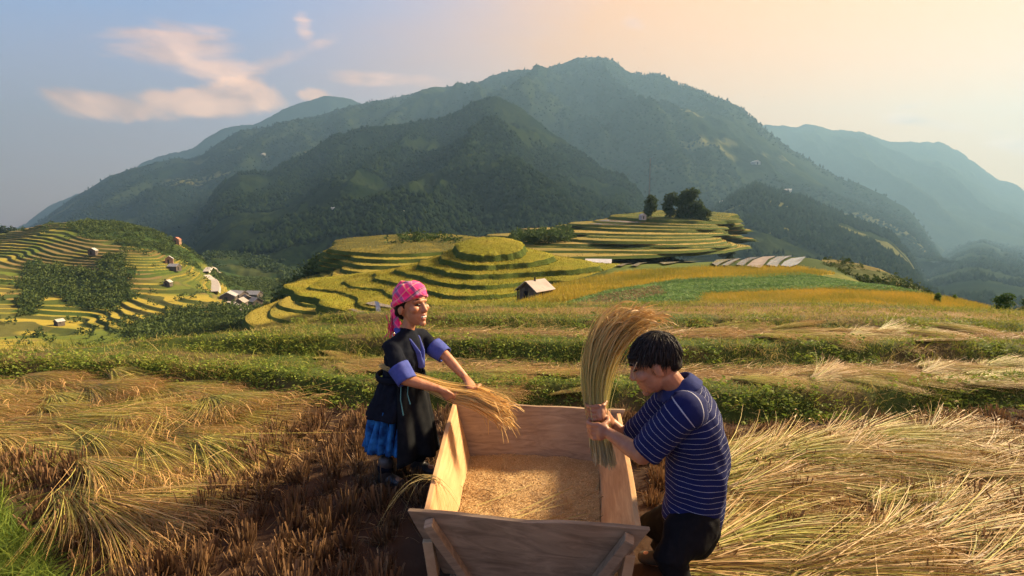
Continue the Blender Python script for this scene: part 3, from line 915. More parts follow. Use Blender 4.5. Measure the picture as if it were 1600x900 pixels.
def build_stubble():
    r = np.random.default_rng(12)
    cand, rest = [], []
    rot = R(14)
    lp = [(-160,600),(0,598),(200,594),(330,600),(395,622),(400,665),(370,700),(325,745),(300,840),(200,840),(165,800),(165,740),(60,705),(-160,715)]
    for i in range(-50, 50):
        for j in range(-50, 50):
            u, v = i * .195 + r.normal(0, .03), j * .175 + r.normal(0, .03)
            x, y = u * math.cos(rot) - v * math.sin(rot), 3 + u * math.sin(rot) + v * math.cos(rot)
            if y < 1.7 or y > float(b1(np.array([x]))[0]) - .06 or x < -7 or x > 5: continue
            px, py = proj(x, y, 0)
            if px < -60 or px > 1660 or py > 960: continue
            if -.55 < x < .95 and 2.1 < y < 3.95: continue
            if x < -2.35 - (y - 2.53) * 1.42: continue
            if inpoly(np.array([px]), np.array([py]), lp)[0]: continue
            if px > 1120 and py > 660 and r.random() < .6: continue
            cand.append((x, y))
    cand.sort(key=lambda p: p[1])
    for k, (x, y) in enumerate(cand):
        if k < 300:
            o = link('stubble_tuft', TUFT[k % 7])
            o.location = (x, y, float(land(x, y) + micro(np.array(x), np.array(y))))
            o.rotation_euler = (r.normal(0, .1), r.normal(0, .1), r.uniform(0, 6.28))
            s = r.uniform(.85, 1.4)
            o.scale = (s, s, s * r.uniform(.7, 1.2))
            tag(o, 'short brown tuft of cut rice stubble standing in the dark mud', 'stubble tuft', 'rice stubble tufts in the mud')
    parts = []
    for k, (x, y) in enumerate(cand[300:]):
        N = 22
        b = np.stack([x + r.normal(0, .018, N), y + r.normal(0, .018, N), np.full(N, float(land(x, y)) - .01)], 1)
        parts.append(blades(b, np.stack([r.normal(0, .3, N), r.normal(0, .3, N), np.ones(N)], 1), r.uniform(.06, .13, N), .008, r.normal(0, .01, (N, 3)), mixcol((0.08, 0.045, 0.02), (0.30, 0.18, 0.08), r.random(N)), 2, tipw=.8, r=r))
    if parts:
        stuff('stubble', *merge(parts), M_straw, 'brown cut rice stubble along the foot of the bank', 'stubble')
    print('tufts', len(cand))
build_stubble()

def build_litter():
    def pr(x, y):
        return (y < b1(x) - .02) * (x > -2.3 - (y - 2.53) * 1.42) * np.where((x > -.6) & (x < .95) & (y > 2.1) & (y < 3.9), 0, .3 + .7 * smooth((fbm(x * 1.5, y * 1.5, 3, 401) - .42) / .15))
    x, y = pts_where(9000, -7, 6.5, 1.6, 5.9, pr)
    n = len(x)
    z = land(x, y) + micro(x, y) + .006
    a = rng.uniform(0, 6.28, n)
    l = rng.uniform(.03, .20, n) ** 1.0
    V, F, C = blades(np.stack([x, y, z], 1), np.stack([np.cos(a), np.sin(a), rng.uniform(0, .35, n)], 1), l, rng.uniform(.0025, .0055, n),
                     np.stack([rng.normal(0, .3, n) * l, rng.normal(0, .3, n) * l, -rng.uniform(0, .3, n) * l], 1), mixcol((0.10, 0.06, 0.03), (0.42, 0.29, 0.14), rng.random(n) ** 1.6), 3, tipw=.6)
    stuff('straw_litter', V, F, C, M_straw, 'loose bits of straw strewn over the mud', 'straw')
build_litter()

def build_ledge_straw():
    def pr(x, y):
        return straw_band(x, y)
    x, y = pts_where(42000, -4, 12, 4.9, 8.5, pr)
    n = len(x)
    a = rng.normal(.1, .7, n)
    l = rng.uniform(.08, .32, n)
    V, F, C = blades(np.stack([x, y, land(x, y) + rng.uniform(.0, .035, n)], 1), np.stack([np.cos(a), np.sin(a), rng.uniform(0, .22, n)], 1), l, rng.uniform(.004, .007, n),
                     np.stack([0 * l, 0 * l, -rng.uniform(.0, .2, n) * l], 1), mixcol((0.30, 0.19, 0.08), (0.52, 0.36, 0.17), rng.random(n)), 2, tipw=.5)
    stuff('ledge_straw', V, F, C, M_straw, 'loose dry straw covering the ledges above the field', 'straw')
build_ledge_straw()

# ------------------------------------------------------------------ crops on the slope beyond the crest
def crop_points(poly, n, y0, y1, x0, x1, r, power=1.0):
    L = r.uniform(math.log(y0), math.log(y1), n)
    y = np.exp(L)
    x = r.uniform(x0, x1, n) * y
    z = land(x, y) - .06
    px, py = proj(x, y, z)
    k = inpoly(px, py, poly)
    return x[k], y[k], z[k]
def build_crops():
    r = np.random.default_rng(77)
    x, y, z = crop_points(ZONES[2][0], 60000, 14, 36, .25, 1.15, r)
    n = len(x); K = 5
    rows = np.repeat(np.stack([x, y, z], 1), K, 0) + np.concatenate([r.normal(0, .07, (n * K, 2)), np.zeros((n * K, 1))], 1)
    h = r.uniform(.22, .50, n * K)
    bend = np.stack([r.normal(-.12, .2, n * K), r.normal(0, .2, n * K), -r.uniform(0, .25, n * K)], 1) * .5
    c = mixcol((0.22, 0.20, 0.03), (0.50, 0.32, 0.045), np.clip(np.repeat(fbm(x * .5, y * .5, 3, 441), K) * 1.4 - .3 + r.normal(0, .2, n * K), 0, 1))
    A = blades(rows, np.stack([r.normal(0, .2, n * K), r.normal(0, .2, n * K), np.ones(n * K)], 1), h, r.uniform(.02, .04, n * K), bend, c, 2, r=r)
    stuff('rice_crop', *A, M_crop, 'golden ripe rice standing beyond the topmost ledge', 'rice crop')
    x, y, z = crop_points(ZONES[0][0], 40000, 40, 85, -.05, .75, r)
    n = len(x); K = 3
    rows = np.repeat(np.stack([x, y, z], 1), K, 0) + np.concatenate([r.normal(0, .2, (n * K, 2)), np.zeros((n * K, 1))], 1)
    c = mixcol((0.20, 0.19, 0.03), (0.46, 0.32, 0.04), np.clip(np.repeat(fbm(x * .25, y * .25, 3, 442), K) * 1.5 - .3 + r.normal(0, .15, n * K), 0, 1))
    A = blades(rows, np.stack([r.normal(0, .2, n * K), r.normal(0, .2, n * K), np.ones(n * K)], 1), r.uniform(.2, .5, n * K), r.uniform(.05, .1, n * K), r.normal(0, .1, (n * K, 3)), c, 1, r=r)
    stuff('rice_crop', *A, M_crop, 'yellow rice strip running from the hut to the flooded paddies', 'rice crop')
    x, y, z = crop_points(ZONES[1][0], 42000, 20, 68, .05, .85, r)
    n = len(x); K = 7
    rows = np.repeat(np.stack([x, y, z], 1), K, 0)
    rows[:, 2] += r.uniform(.0, .35, n * K)
    a = r.uniform(0, 6.28, n * K)
    l = r.uniform(.2, .45, n * K)
    bend = np.stack([0 * l, 0 * l, -l * r.uniform(.3, .9, n * K)], 1)
    tone = np.clip(np.repeat(fbm(x * .4, y * .4, 3, 445), K) * .9 + r.normal(0, .25, n * K), 0, 1)
    c = mixcol((0.06, 0.13, 0.035), (0.22, 0.33, 0.10), tone)
    dry = inpoly(*proj(rows[:, 0], rows[:, 1], rows[:, 2]), ZONES[3][0]) & (r.random(n * K) < .7)
    c[dry] = mixcol((0.13, 0.10, 0.045), (0.27, 0.19, 0.09), r.random(dry.sum()))
    A = blades(rows, np.stack([np.cos(a), np.sin(a), r.uniform(.5, 1.3, n * K)], 1), l, r.uniform(.04, .07, n * K), bend, c, 2, r=r)
    stuff('corn_crop', *A, M_crop, 'green leafy corn growing in a broad strip on the slope', 'corn crop')
    # rough grass between the crest and the crops
    x = r.uniform(-1.0, 1.2, 60000); y = np.exp(r.uniform(math.log(9.3), math.log(30), 60000)); x = x * y
    n = len(x)
    z = land(x, y) - .03
    c = mixcol((0.07, 0.11, 0.02), (0.24, 0.24, 0.05), r.random(n))
    h = r.uniform(.08, .25, n)
    px, py = proj(x, y, z)
    ok = ~(inpoly(px, py, ZONES[1][0]) | inpoly(px, py, ZONES[2][0]))
    base = np.stack([x, y, z], 1)
    A = blades(base[ok], np.stack([r.normal(0, .3, n), r.normal(0, .3, n), np.ones(n)], 1)[ok], h[ok], .014, (r.normal(0, .3, (n, 3)) * h[:, None])[ok], c[ok], 2, r=r)
    stuff('slope_grass', *A, M_blade, 'rough grass on the slope just beyond the crest', 'grass')
build_crops()

def build_terrace_rice():
    r = np.random.default_rng(91)
    for hill, per, h, w, label in (('round_terraced_hill', 9.0, .26, .09, 'standing rice on the treads of the round terraced hill'), ('broad_terraced_hill', 2.0, .34, .18, 'standing rice on the treads of the broad terraced hill'), ('far_terraced_hill', 1.0, .4, .26, 'standing rice on the treads of the far terraced hill')):
        parts = []
        for nm, k, G, tc in TREADS:
            if nm != hill: continue
            nr, nc, _ = G.shape
            rad0, rad1 = np.linalg.norm(G[0, 0, :2] - G[:, :, :2].mean((0, 1))), np.linalg.norm(G[-1, 0, :2] - G[:, :, :2].mean((0, 1)))
            area = abs(np.pi * (rad1 ** 2 - (rad0 ** 2 if k else 0)))
            n = int(min(9000, area * per))
            u, v = r.random(n) ** (.5 if k == 0 else 1.0) * (nr - 1.001), r.random(n) * (nc - 1.001)
            i, j = u.astype(int), v.astype(int)
            fu, fv = (u - i)[:, None], (v - j)[:, None]
            q = G[i, j] * (1 - fu) * (1 - fv) + G[i + 1, j] * fu * (1 - fv) + G[i, j + 1] * (1 - fu) * fv + G[i + 1, j + 1] * fu * fv
            q[:, 2] -= .05
            t = np.clip(fbm(q[:, 0] * .3, q[:, 1] * .3, 3, 450) * 1.6 - .4 + r.normal(0, .22, n), 0, 1)
            c = mixcol(np.array(tc) * .75, np.array((0.42, 0.32, 0.05)) * .75 + np.array(tc) * .25, t)
            parts.append(blades(q, np.stack([r.normal(0, .35, n), r.normal(0, .35, n), np.ones(n)], 1), h * r.uniform(.5, 1.3, n), w * r.uniform(.6, 1.3, n), r.normal(0, .12, (n, 3)) * h * 2, c, 1, r=r))
        stuff('terrace_rice', *merge(parts), M_crop, label, 'rice crop')
build_terrace_rice()
# ------------------------------------------------------------------ things on the hills
_ys = np.exp(np.linspace(math.log(8.5), math.log(1400), 900))
def hit(px, py, y0=8.5, y1=1400, surf=land):
    """first point of the land seen at a photo pixel"""
    ys = _ys[(_ys >= y0) & (_ys <= y1)]
    v = (450.0 - py) / FPX
    dy, dz = CT + v * ST, -ST + v * CT
    kk = ys / dy
    x, z = (px - 800) / FPX * kk, CAM_H + dz * kk
    g = surf(x, ys)
    below = np.where(z <= g)[0]
    i = below[0] if len(below) else int(np.argmin(z - g))
    return np.array((x[i], ys[i], g[i]))

M_leafd = mat('tree_leaf', attr=True, rough=0.8, spec=0.15, trans=0.25)
M_bark = mat('bark', (0.07, 0.05, 0.035), rough=0.95, noise=(8, .8, (0.12, 0.09, 0.06), 5), bump=(30, .6, .02))

def crown_mesh(name, lobes, n, leaf, c0, c1, r):
    """many small leaf faces spread through overlapping lobes (centre, radii)"""
    w = np.array([l[1][0] * l[1][1] * l[1][2] for l in lobes]) ** .7
    idx = r.choice(len(lobes), n, p=w / w.sum())
    cen = np.array([l[0] for l in lobes])[idx]; rad = np.array([l[1] for l in lobes])[idx]
    d = unit(r.normal(size=(n, 3)))
    rr = r.random(n) ** .35
    p = cen + d * rad * rr[:, None] * (0.8 + .35 * r.random(n))[:, None]
    tone = np.clip(r.normal(.45, .25, n) + .25 * (np.array([hash((int(i), 3)) % 97 / 97 for i in idx]) - .5), 0, 1)
    dirv = unit(d * .6 + r.normal(0, .6, (n, 3)) + np.array((0, 0, .1)))
    l = leaf * r.uniform(.6, 1.4, n)
    return blades(p, dirv, l, l * .62, np.stack([0 * l, 0 * l, -l * .25], 1), mixcol(c0, c1, tone), 1, tipw=.4, r=r)

def tree(name, loc, h, w, label, group=None, seed=0, n=1500, leaf=None, c0=(0.018, 0.035, 0.010), c1=(0.060, 0.090, 0.022), trunk=.28, nl=9, col=False):
    r = np.random.default_rng(seed)
    root = empty(name, loc)
    tag(root, label, 'tree' if 'tree' in name else ('shrub' if 'shrub' in name else 'plant'), group)
    lobes = []
    for i in range(nl):
        t = i / max(1, nl - 1)
        a = r.uniform(0, 6.28)
        wd = w * (.5 if not col else .35) * math.sin(math.pi * (0.18 + .72 * t)) * r.uniform(.5, .9)
        lobes.append(((math.cos(a) * wd * .7, math.sin(a) * wd * .7, h * (trunk + (1 - trunk) * (.08 + .84 * t))), (w * r.uniform(.18, .30), w * r.uniform(.18, .30), h * r.uniform(.10, .16))))
    A = crown_mesh('crown', lobes, n, leaf or w * .07, c0, c1, r)
    link('crown', mesh_np('crown', A[0], A[1], M_leafd, A[2]), root)
    bm = bmesh.new()
    def limb(p0, p1, r0, r1, seg=6):
        p0, p1 = Vector(p0), Vector(p1)
        d = (p1 - p0).normalized(); s = d.orthogonal().normalized(); t = d.cross(s)
        a_ = [bm.verts.new(p0 + (s * math.cos(q) + t * math.sin(q)) * r0) for q in [6.283 * k / seg for k in range(seg)]]
        b_ = [bm.verts.new(p1 + (s * math.cos(q) + t * math.sin(q)) * r1) for q in [6.283 * k / seg for k in range(seg)]]
        for k in range(seg): bm.faces.new((a_[k], a_[(k + 1) % seg], b_[(k + 1) % seg], b_[k]))
    tr0 = h * .022
    limb((0, 0, -.4), (0, 0, h * (trunk + .15)), tr0, tr0 * .7)
    limb((0, 0, h * (trunk + .15)), (w * .03, 0, h * .85), tr0 * .7, tr0 * .2)
    for lb in lobes[:6]:
        limb((0, 0, lb[0][2] * .7), lb[0], tr0 * .4, tr0 * .12)
    me = bpy.data.meshes.new('trunk'); bm.to_mesh(me); bm.free(); me.materials.append(M_bark)
    link('trunk', me, root)
    return root

# trees on the far terraced hill
TG = 'trees on the far terraced hill'
tree('hill_tree', P(1017, 346, 236), 11.0, 8.0, 'single dark tree left of the grove on the far terraced hill', None, 1, 3200)
tree('hill_tree', P(1047, 349, 244), 13.5, 9.0, 'leftmost and slimmer tree of the dark grove on the far hill', TG, 2, 3200)
tree('hill_tree', P(1074, 362, 240), 18.5, 13.5, 'tallest dark tree in the middle of the grove on the far hill', TG, 3, 5200)
tree('hill_tree', P(1098, 372, 236), 13.0, 9.5, 'lower dark tree at the right end of the grove on the far hill', TG, 4, 3200)
for i, (px, py, d, h, w) in enumerate(((1105, 382, 225, 7, 7), (1118, 392, 215, 6.5, 7), (1130, 399, 205, 6, 6.5), (1098, 372, 232, 6, 6), (1140, 404, 200, 4, 5))):
    tree('hill_shrub', P(px, py + 3, d), h, w, ('bushy shrub just below the grove', 'bushy shrub second down the slope below the grove', 'bushy shrub third down the slope below the grove', 'bushy shrub at the right foot of the grove', 'lowest small shrub on the slope below the grove')[i],
         'shrubs below the grove', 20 + i, 900, trunk=.05, c0=(0.025, 0.045, 0.012), c1=(0.08, 0.11, 0.03))
def pix(px, py, y0, y1, hp, wp):
    g = hit(px, py, y0, y1)
    return tuple(g - (0, 0, .04)), hp * g[1] / FPX, wp * g[1] / FPX
# shrubs and plants at the right edge of the near slope
tree('round_shrub', *pix(1556, 516, 14, 30, 40, 34), 'dense dark shrub on the slope, tallest at the right edge of the near terraces', None, 31, 3000, trunk=.05, c0=(0.018, 0.04, 0.010), c1=(0.06, 0.10, 0.022))
tree('round_shrub', *pix(1562, 541, 9.5, 24, 34, 36), 'lower brighter green shrub in front of the tall dark shrub', None, 32, 2000, trunk=.02, c0=(0.03, 0.07, 0.02), c1=(0.09, 0.15, 0.04))
tree('round_shrub', *pix(1597, 516, 12, 26, 36, 34), 'dark shrub cut by the right edge of the picture', None, 33, 2000, trunk=.02)
tree('round_shrub', *pix(1600, 542, 9.5, 24, 30, 32), 'low shrub below the dark one at the right edge', None, 34, 1500, trunk=.02, c0=(0.025, 0.055, 0.015), c1=(0.07, 0.12, 0.03))
tree('upright_plant', *pix(1464, 478, 14, 60, 20, 9), 'left one of two upright green plants standing in the golden rice', None, 35, 500, trunk=.02, leaf=.10, c0=(0.06, 0.12, 0.02), c1=(0.14, 0.22, 0.05), col=True)
tree('upright_plant', *pix(1490, 474, 14, 60, 14, 7), 'right one of two upright green plants standing in the golden rice', None, 36, 400, trunk=.02, leaf=.08, c0=(0.06, 0.12, 0.02), c1=(0.14, 0.22, 0.05), col=True)

def woods(name, pts, size, r, c0, c1, n_leaf, label, leafk=.28):
    """a wood that reads as one mass: crowns of leaf faces"""
    n = len(pts)
    idx = np.repeat(np.arange(n), n_leaf)
    m = len(idx)
    sz = size * r.uniform(.55, 1.35, n)
    d = unit(r.normal(size=(m, 3))); d[:, 2] = np.abs(d[:, 2]) * 1.1
    p = pts[idx] + d * sz[idx][:, None] * np.array((.55, .55, .85)) * (r.random(m) ** .4)[:, None]
    tone = np.clip(np.repeat(r.random(n), n_leaf) * .7 + r.random(m) * .3, 0, 1)
    l = sz[idx] * leafk * r.uniform(.6, 1.4, m)
    A = blades(p, unit(d + r.normal(0, .5, (m, 3))), l, l * .7, np.stack([0 * l, 0 * l, -l * .2], 1), mixcol(c0, c1, tone), 1, tipw=.5, r=r)
    stuff(name, *A, M_leafd, label, 'woods')

def build_woods():
    r = np.random.default_rng(41)
    n = 26000
    d = np.exp(r.uniform(math.log(150), math.log(480), n)); a = r.uniform(-1.05, -.42, n)
    x, y = a * d, d
    zs = left_surface(x, y)
    px, py = proj(x, y, zs)
    m = np.zeros(n, bool)
    for k, poly in enumerate(LEFT_WOODS):
        m |= inpoly(px + (fbm(x * .05, y * .05, 3, 85) - .5) * 60 + r.normal(0, 4, n), py + (fbm(x * .05, y * .05, 3, 86) - .5) * 34 + r.normal(0, 3, n), poly) & (r.random(n) < .7)
    p = np.stack([x, y, zs - .3], 1)[m]
    woods('hillside_woods', p, 2.5, r, (0.025, 0.048, 0.012), (0.10, 0.13, 0.03), 26, 'dark woods in the folds of the left terraced hillside')
    # scattered bushes on the same hill
    m2 = (~m) & (r.random(n) < .008)
    p = np.stack([x, y, zs], 1)[m2]
    woods('hillside_bushes', p, 2.6, r, (0.025, 0.045, 0.012), (0.07, 0.10, 0.025), 30, 'scattered bushes on the left terraced hillside')
    # conifers along the far left skyline
    n = 90
    pxs = r.uniform(-60, 64, n)
    pts = np.array([P(q, 372 - 18 * smooth(np.array((64 - q) / 60 * .4 + .2)) + r.uniform(0, 10), 470) for q in pxs])
    woods('skyline_pines', pts, 6.0, r, (0.014, 0.028, 0.010), (0.04, 0.06, 0.018), 26, 'row of dark pines on the far left skyline')
    # bushes on the back of the broad hill, left edge bushes, slope left of it
    q = []
    for _ in range(420):
        t = r.random()
        px_, py_ = 395 + 110 * t + r.normal(0, 9), 515 - 110 * t + r.normal(0, 7)
        q.append(P(px_, py_ + 8, 150 + 30 * t + r.normal(0, 5)))
    for _ in range(300):
        px_ = r.uniform(600, 725)
        q.append(P(px_, 388 - 14 * math.sin((px_ - 600) / 125 * 3.1) + r.normal(0, 5) + 4, 186 + r.normal(0, 6)))
    for _ in range(160):
        px_ = r.uniform(800, 890)
        q.append(P(px_, 372 - (px_ - 800) * .06 + r.normal(0, 5), 190 + r.normal(0, 6)))
    woods('hill_bushes', np.array(q) - (0, 0, 1.0), 2.8, r, (0.025, 0.05, 0.012), (0.08, 0.12, 0.028), 26, 'bushes along the edges of the two middle terraced hills')
    # valley woods between the left hill and the mountain
    n = 30000
    d = np.exp(r.uniform(math.log(220), math.log(900), n)); a = r.uniform(-.60, .3, n)
    x, y = a * d, d
    z = land(x, y)
    px, py = proj(x, y, z)
    dn = fbm(x * .012, y * .012, 3, 47)
    m = (dn > .44) & (py < 485) & (r.random(n) < .35) & ~((px < 445) & (y < 505))
    woods('valley_woods', np.stack([x, y, z], 1)[m], 6.0, r, (0.016, 0.032, 0.010), (0.05, 0.075, 0.02), 14, 'dark woods filling the valley below the mountain', .34)

def mesh_scatter(V, n, r, rows=None):
    nr, nc, _ = V.shape
    i = r.integers(rows[0] if rows else 0, (rows[1] if rows else nr) - 1, n); j = r.integers(0, nc - 1, n)
    u, v = r.random(n)[:, None], r.random(n)[:, None]
    return V[i, j] * (1 - u) * (1 - v) + V[i + 1, j] * u * (1 - v) + V[i, j + 1] * (1 - u) * v + V[i + 1, j + 1] * u * v
def canopy(name, pts, w, h, r, c0, c1, label):
    """far forest: one small uneven crown per tree"""
    n = len(pts)
    k = 5
    th = np.linspace(0, 2 * math.pi, k, endpoint=False)[None] + r.uniform(0, 6.28, (n, 1))
    ww = w * r.uniform(.5, 1.3, n)[:, None]; hh = h * r.uniform(.5, 1.4, n)
    ring = np.stack([pts[:, None, 0] + np.cos(th) * ww * r.uniform(.7, 1.2, (n, k)), pts[:, None, 1] + np.sin(th) * ww * r.uniform(.7, 1.2, (n, k)), np.broadcast_to((pts[:, 2] + hh * .35)[:, None], (n, k))], -1)
    foot = pts.copy(); foot[:, 2] -= h * .3
    top = pts.copy(); top[:, 2] += hh; top[:, 0] += r.normal(0, w * .15, n)
    V = np.concatenate([ring, foot[:, None], top[:, None]], 1)
    f = []
    for q in range(k):
        f.append((q, (q + 1) % k, k + 1)); f.append(((q + 1) % k, q, k))
    F = (np.arange(n) * (k + 2))[:, None, None] + np.array(f)[None]
    C = np.repeat(mixcol(c0, c1, r.random(n) ** 1.4)[:, None], k + 2, 1) * .5
    o = link(name, mesh_np(name, V.reshape(-1, 3), F.reshape(-1, 3), M_canopy, C.reshape(-1, 3), True))
    tag(o, label, 'forest', kind='stuff')
M_canopy = mat('forest_canopy', attr=True, rough=1.0, spec=0.0)
def build_forest():
    r = np.random.default_rng(51)
    V = MT['front'][1]
    p = mesh_scatter(V, 26000, r, (8, 190))
    dn = fbm(p[:, 0] * .004, p[:, 1] * .004, 4, 53)
    p = p[dn > .40]
    canopy('hill_forest', p, 5.0, 8, r, (0.010, 0.022, 0.008), (0.035, 0.055, 0.017), 'dense forest covering the dark hill in front of the mountain')
    V = MT['main'][1]
    p = mesh_scatter(V, 22000, r, (8, 200))
    dn = fbm(p[:, 0] * .0022, p[:, 1] * .0022, 4, 54)
    p = p[dn > .43]
    canopy('mountain_forest', p, 7, 8.5, r, (0.012, 0.024, 0.009), (0.034, 0.050, 0.017), 'forest on the slopes of the main mountain')
    crest_row = V[11]
    i = r.integers(0, len(crest_row) - 1, 900)
    u = r.random(900)[:, None]
    p = crest_row[i] * (1 - u) + crest_row[i + 1] * u
    px, _ = proj(p[:, 0], p[:, 1], p[:, 2])
    p = p[(r.random(900) < np.where((px > 990) & (px < 1210), .9, .15))]
    canopy('ridge_trees', p, 5, 14, r, (0.012, 0.022, 0.008), (0.03, 0.045, 0.015), 'line of trees along the ridge of the main mountain')
    V = MT['spur'][1]
    p = mesh_scatter(V, 7000, r, (6, 120))
    dn = fbm(p[:, 0] * .005, p[:, 1] * .005, 4, 57)
    p = p[dn > .48]
    canopy('spur_forest', p, 5, 11, r, (0.012, 0.026, 0.010), (0.035, 0.052, 0.018), 'patches of forest on the spur at the right')
    V = MT['knoll'][1]
    p = mesh_scatter(V, 4000, r, (6, 50))
    canopy('knoll_forest', p, 8, 14, r, (0.012, 0.024, 0.009), (0.03, 0.045, 0.015), 'forest on the small blue knoll at the left')
build_woods()
build_forest()
def build_right_forest():
    r = np.random.default_rng(58)
    p = mesh_scatter(MT['right_low'][1], 9000, r, (6, 110))
    dn = fbm(p[:, 0] * .006, p[:, 1] * .006, 4, 59)
    canopy('slope_forest', p[dn > .45], 6, 11, r, (0.012, 0.026, 0.010), (0.035, 0.052, 0.018), 'forest on the low hazy slope at the right edge')
build_right_forest()

# ------------------------------------------------------------------ huts and houses
def house(name, loc, w, l, h, roof_h, rz, wallc, roofc, label, group=None, over=.25, posts=False, planks=False):
    root = empty(name, loc, rz)
    tag(root, label, 'hut' if 'hut' in name else 'house', group)
    mw = mat('house_wall', wallc, rough=.9, noise=(1.5, .7, tuple(c * .6 for c in wallc), 5))
    mr_ = mat('house_roof', roofc, rough=.85, noise=(1.2, .7, tuple(c * .65 for c in roofc), 5), bump=(6, .5, .05))
    md = mat('dark_opening', (0.012, 0.011, 0.010), rough=.9)
    bm = bmesh.new()
    a, b = w / 2, l / 2
    v = [bm.verts.new(q) for q in ((-a, -b, -.5), (a, -b, -.5), (a, b, -.5), (-a, b, -.5), (-a, -b, h), (a, -b, h), (a, b, h), (-a, b, h), (0, -b, h + roof_h), (0, b, h + roof_h))]
    for f in ((0, 1, 5, 8, 4), (2, 3, 7, 9, 6), (1, 2, 6, 5), (3, 0, 4, 7)): bm.faces.new([v[i] for i in f])
    me = bpy.data.meshes.new('wall'); bm.to_mesh(me); bm.free(); me.materials.append(mw)
    wl_ = link('wall', me, root)
    for s in (-1, 1):
        sl = math.hypot(a, roof_h)
        ux, uz = a / sl, -roof_h / sl
        e = over
        bm = bmesh.new()
        nn = Vector((roof_h / sl * s, 0, a / sl)) * .07
        p = [Vector((0, -b - e, h + roof_h)), Vector((0, b + e, h + roof_h)), Vector((s * (a + ux * e), b + e, h + uz * e)), Vector((s * (a + ux * e), -b - e, h + uz * e))]
        lo = [bm.verts.new(q + nn * .3) for q in p]; hi = [bm.verts.new(q + nn * 1.3) for q in p]
        bm.faces.new(lo); bm.faces.new(hi)
        for i in range(4): bm.faces.new((lo[i], lo[(i + 1) % 4], hi[(i + 1) % 4], hi[i]))
        bmesh.ops.recalc_face_normals(bm, faces=bm.faces)
        me = bpy.data.meshes.new('roof'); bm.to_mesh(me); bm.free(); me.materials.append(mr_)
        link('roof', me, root)
    def slab_box(nm, c, d, m, par):
        bm = bmesh.new(); bmesh.ops.create_cube(bm, size=1)
        for q in bm.verts: q.co = Vector((q.co.x * d[0] + c[0], q.co.y * d[1] + c[1], q.co.z * d[2] + c[2]))
        me = bpy.data.meshes.new(nm); bm.to_mesh(me); bm.free(); me.materials.append(m)
        return link(nm, me, par)
    slab_box('door', (-.1 * w, -b - .02, h * .42), (w * .22, .06, h * .84), md, root)
    slab_box('window', (a + .02, -.15 * l, h * .6), (.06, l * .16, h * .3), md, root)
    if planks:
        mp_ = mat('hut_plank', (0.10, 0.075, 0.055), rough=.9, noise=(3, .7, (0.16, 0.13, 0.10), 5))
        for i in range(9):
            x = -a + w * (i + .5) / 9
            if abs(x + .1 * w) < w * .12: continue
            slab_box('plank', (x, -b - .03 - .012 * (i % 2), h * .48 + .1), (w / 9 * .86, .04, h * .98 + .25 * (1 - abs(x) / a)), mp_, wl_)
        for i in range(11):
            y = -b + l * (i + .5) / 11
            slab_box('plank', (a + .03, y, h * .48), (.04, l / 11 * .86, h * .98), mp_, wl_)
        slab_box('stove_pipe', (.15, -.1 * l, h + roof_h + .1), (.12, .12, .5), md, root)
    if posts:
        for sx in (-1, 1):
            for sy in (-1, 1):
                slab_box('post', (sx * (a + .1), sy * (b + .1), h * .45), (.12, .12, h * 1.1), mw, root)
    return root
g = hit(836, 466, 30, 70)
house('field_hut', tuple(g + (0, 0, -.05)), 2.0, 2.5, 1.05, .75, R(-38), (0.09, 0.07, 0.055), (0.36, 0.30, 0.27), 'small plank hut with pale grey gable roof at the edge of the golden rice', over=.38, posts=True, planks=True)
house('long_shed', tuple(P(935, 417, 100)), 3.0, 4.6, .9, .6, R(78), (0.45, 0.43, 0.40), (0.62, 0.60, 0.58), 'low shed with white roof behind the golden rice strip')
WH, GR, BR, DK = (0.40, 0.385, 0.365), (0.34, 0.33, 0.33), (0.26, 0.15, 0.10), (0.10, 0.08, 0.065)
LS = lambda x, y: left_surface(x, y)
def lh(px, py): return tuple(hit(px, py, 150, 480, LS))
house('hill_hut', lh(146, 399), 3.6, 4.4, 2.4, 1.4, R(20), DK, WH, 'white roofed hut high on the left terraced hillside', over=.3)
house('hill_hut', lh(93, 508), 2.2, 2.6, 1.5, .9, R(-15), DK, WH, 'white roofed hut low on the left terraced hillside')
house('hill_house', lh(265, 412), 4, 5, 3, 1.6, R(30), BR, GR, 'upper brown house near the road bend on the left hillside', 'houses near the road bend')
house('hill_house', lh(273, 423), 4, 6, 2.4, 1.4, R(80), DK, WH, 'lower pale roofed house near the road bend', 'houses near the road bend')
house('hill_hut', lh(263, 446), 3, 3.6, 1.8, 1.2, R(10), DK, WH, 'small hut on the terrace edge above the golden hillside')
house('hill_house', lh(277, 381), 4, 5, 3.2, 1.6, R(15), BR, (0.42, 0.16, 0.10), 'red roofed house among the woods on the left hill')
VL = 'village houses beside the road'
for i, (px, py, w, l, h, rz, rc, lb) in enumerate(((358, 468, 7, 9, 3.4, 20, GR, 'leftmost grey roofed house of the roadside village'), (372, 464, 7, 10, 3.6, 70, (0.42, 0.40, 0.39), 'back grey house of the roadside village'), (385, 470, 6, 9, 3.4, 35, (0.22, 0.19, 0.17), 'dark roofed house in the middle of the roadside village'),
                                               (397, 463, 6, 9, 3.2, 80, GR, 'rear right house of the roadside village'), (399, 474, 6, 8, 3.2, 50, (0.36, 0.32, 0.29), 'front right house of the roadside village'), (377, 476, 5, 7, 3.0, 10, (0.30, 0.26, 0.23), 'front house of the roadside village next to the road'))):
    q = lh(px, py + 3)
    house('village_house', (q[0], q[1], q[2] - .3), w, l, h, 2.0, R(rz), DK, rc, lb, VL, over=.6)
house('hill_house', tuple(P(1004, 342, 232)), 2.2, 2.6, 1.5, .8, R(15), WH, WH, 'small white house left of the dark tree on the far terraced hill')
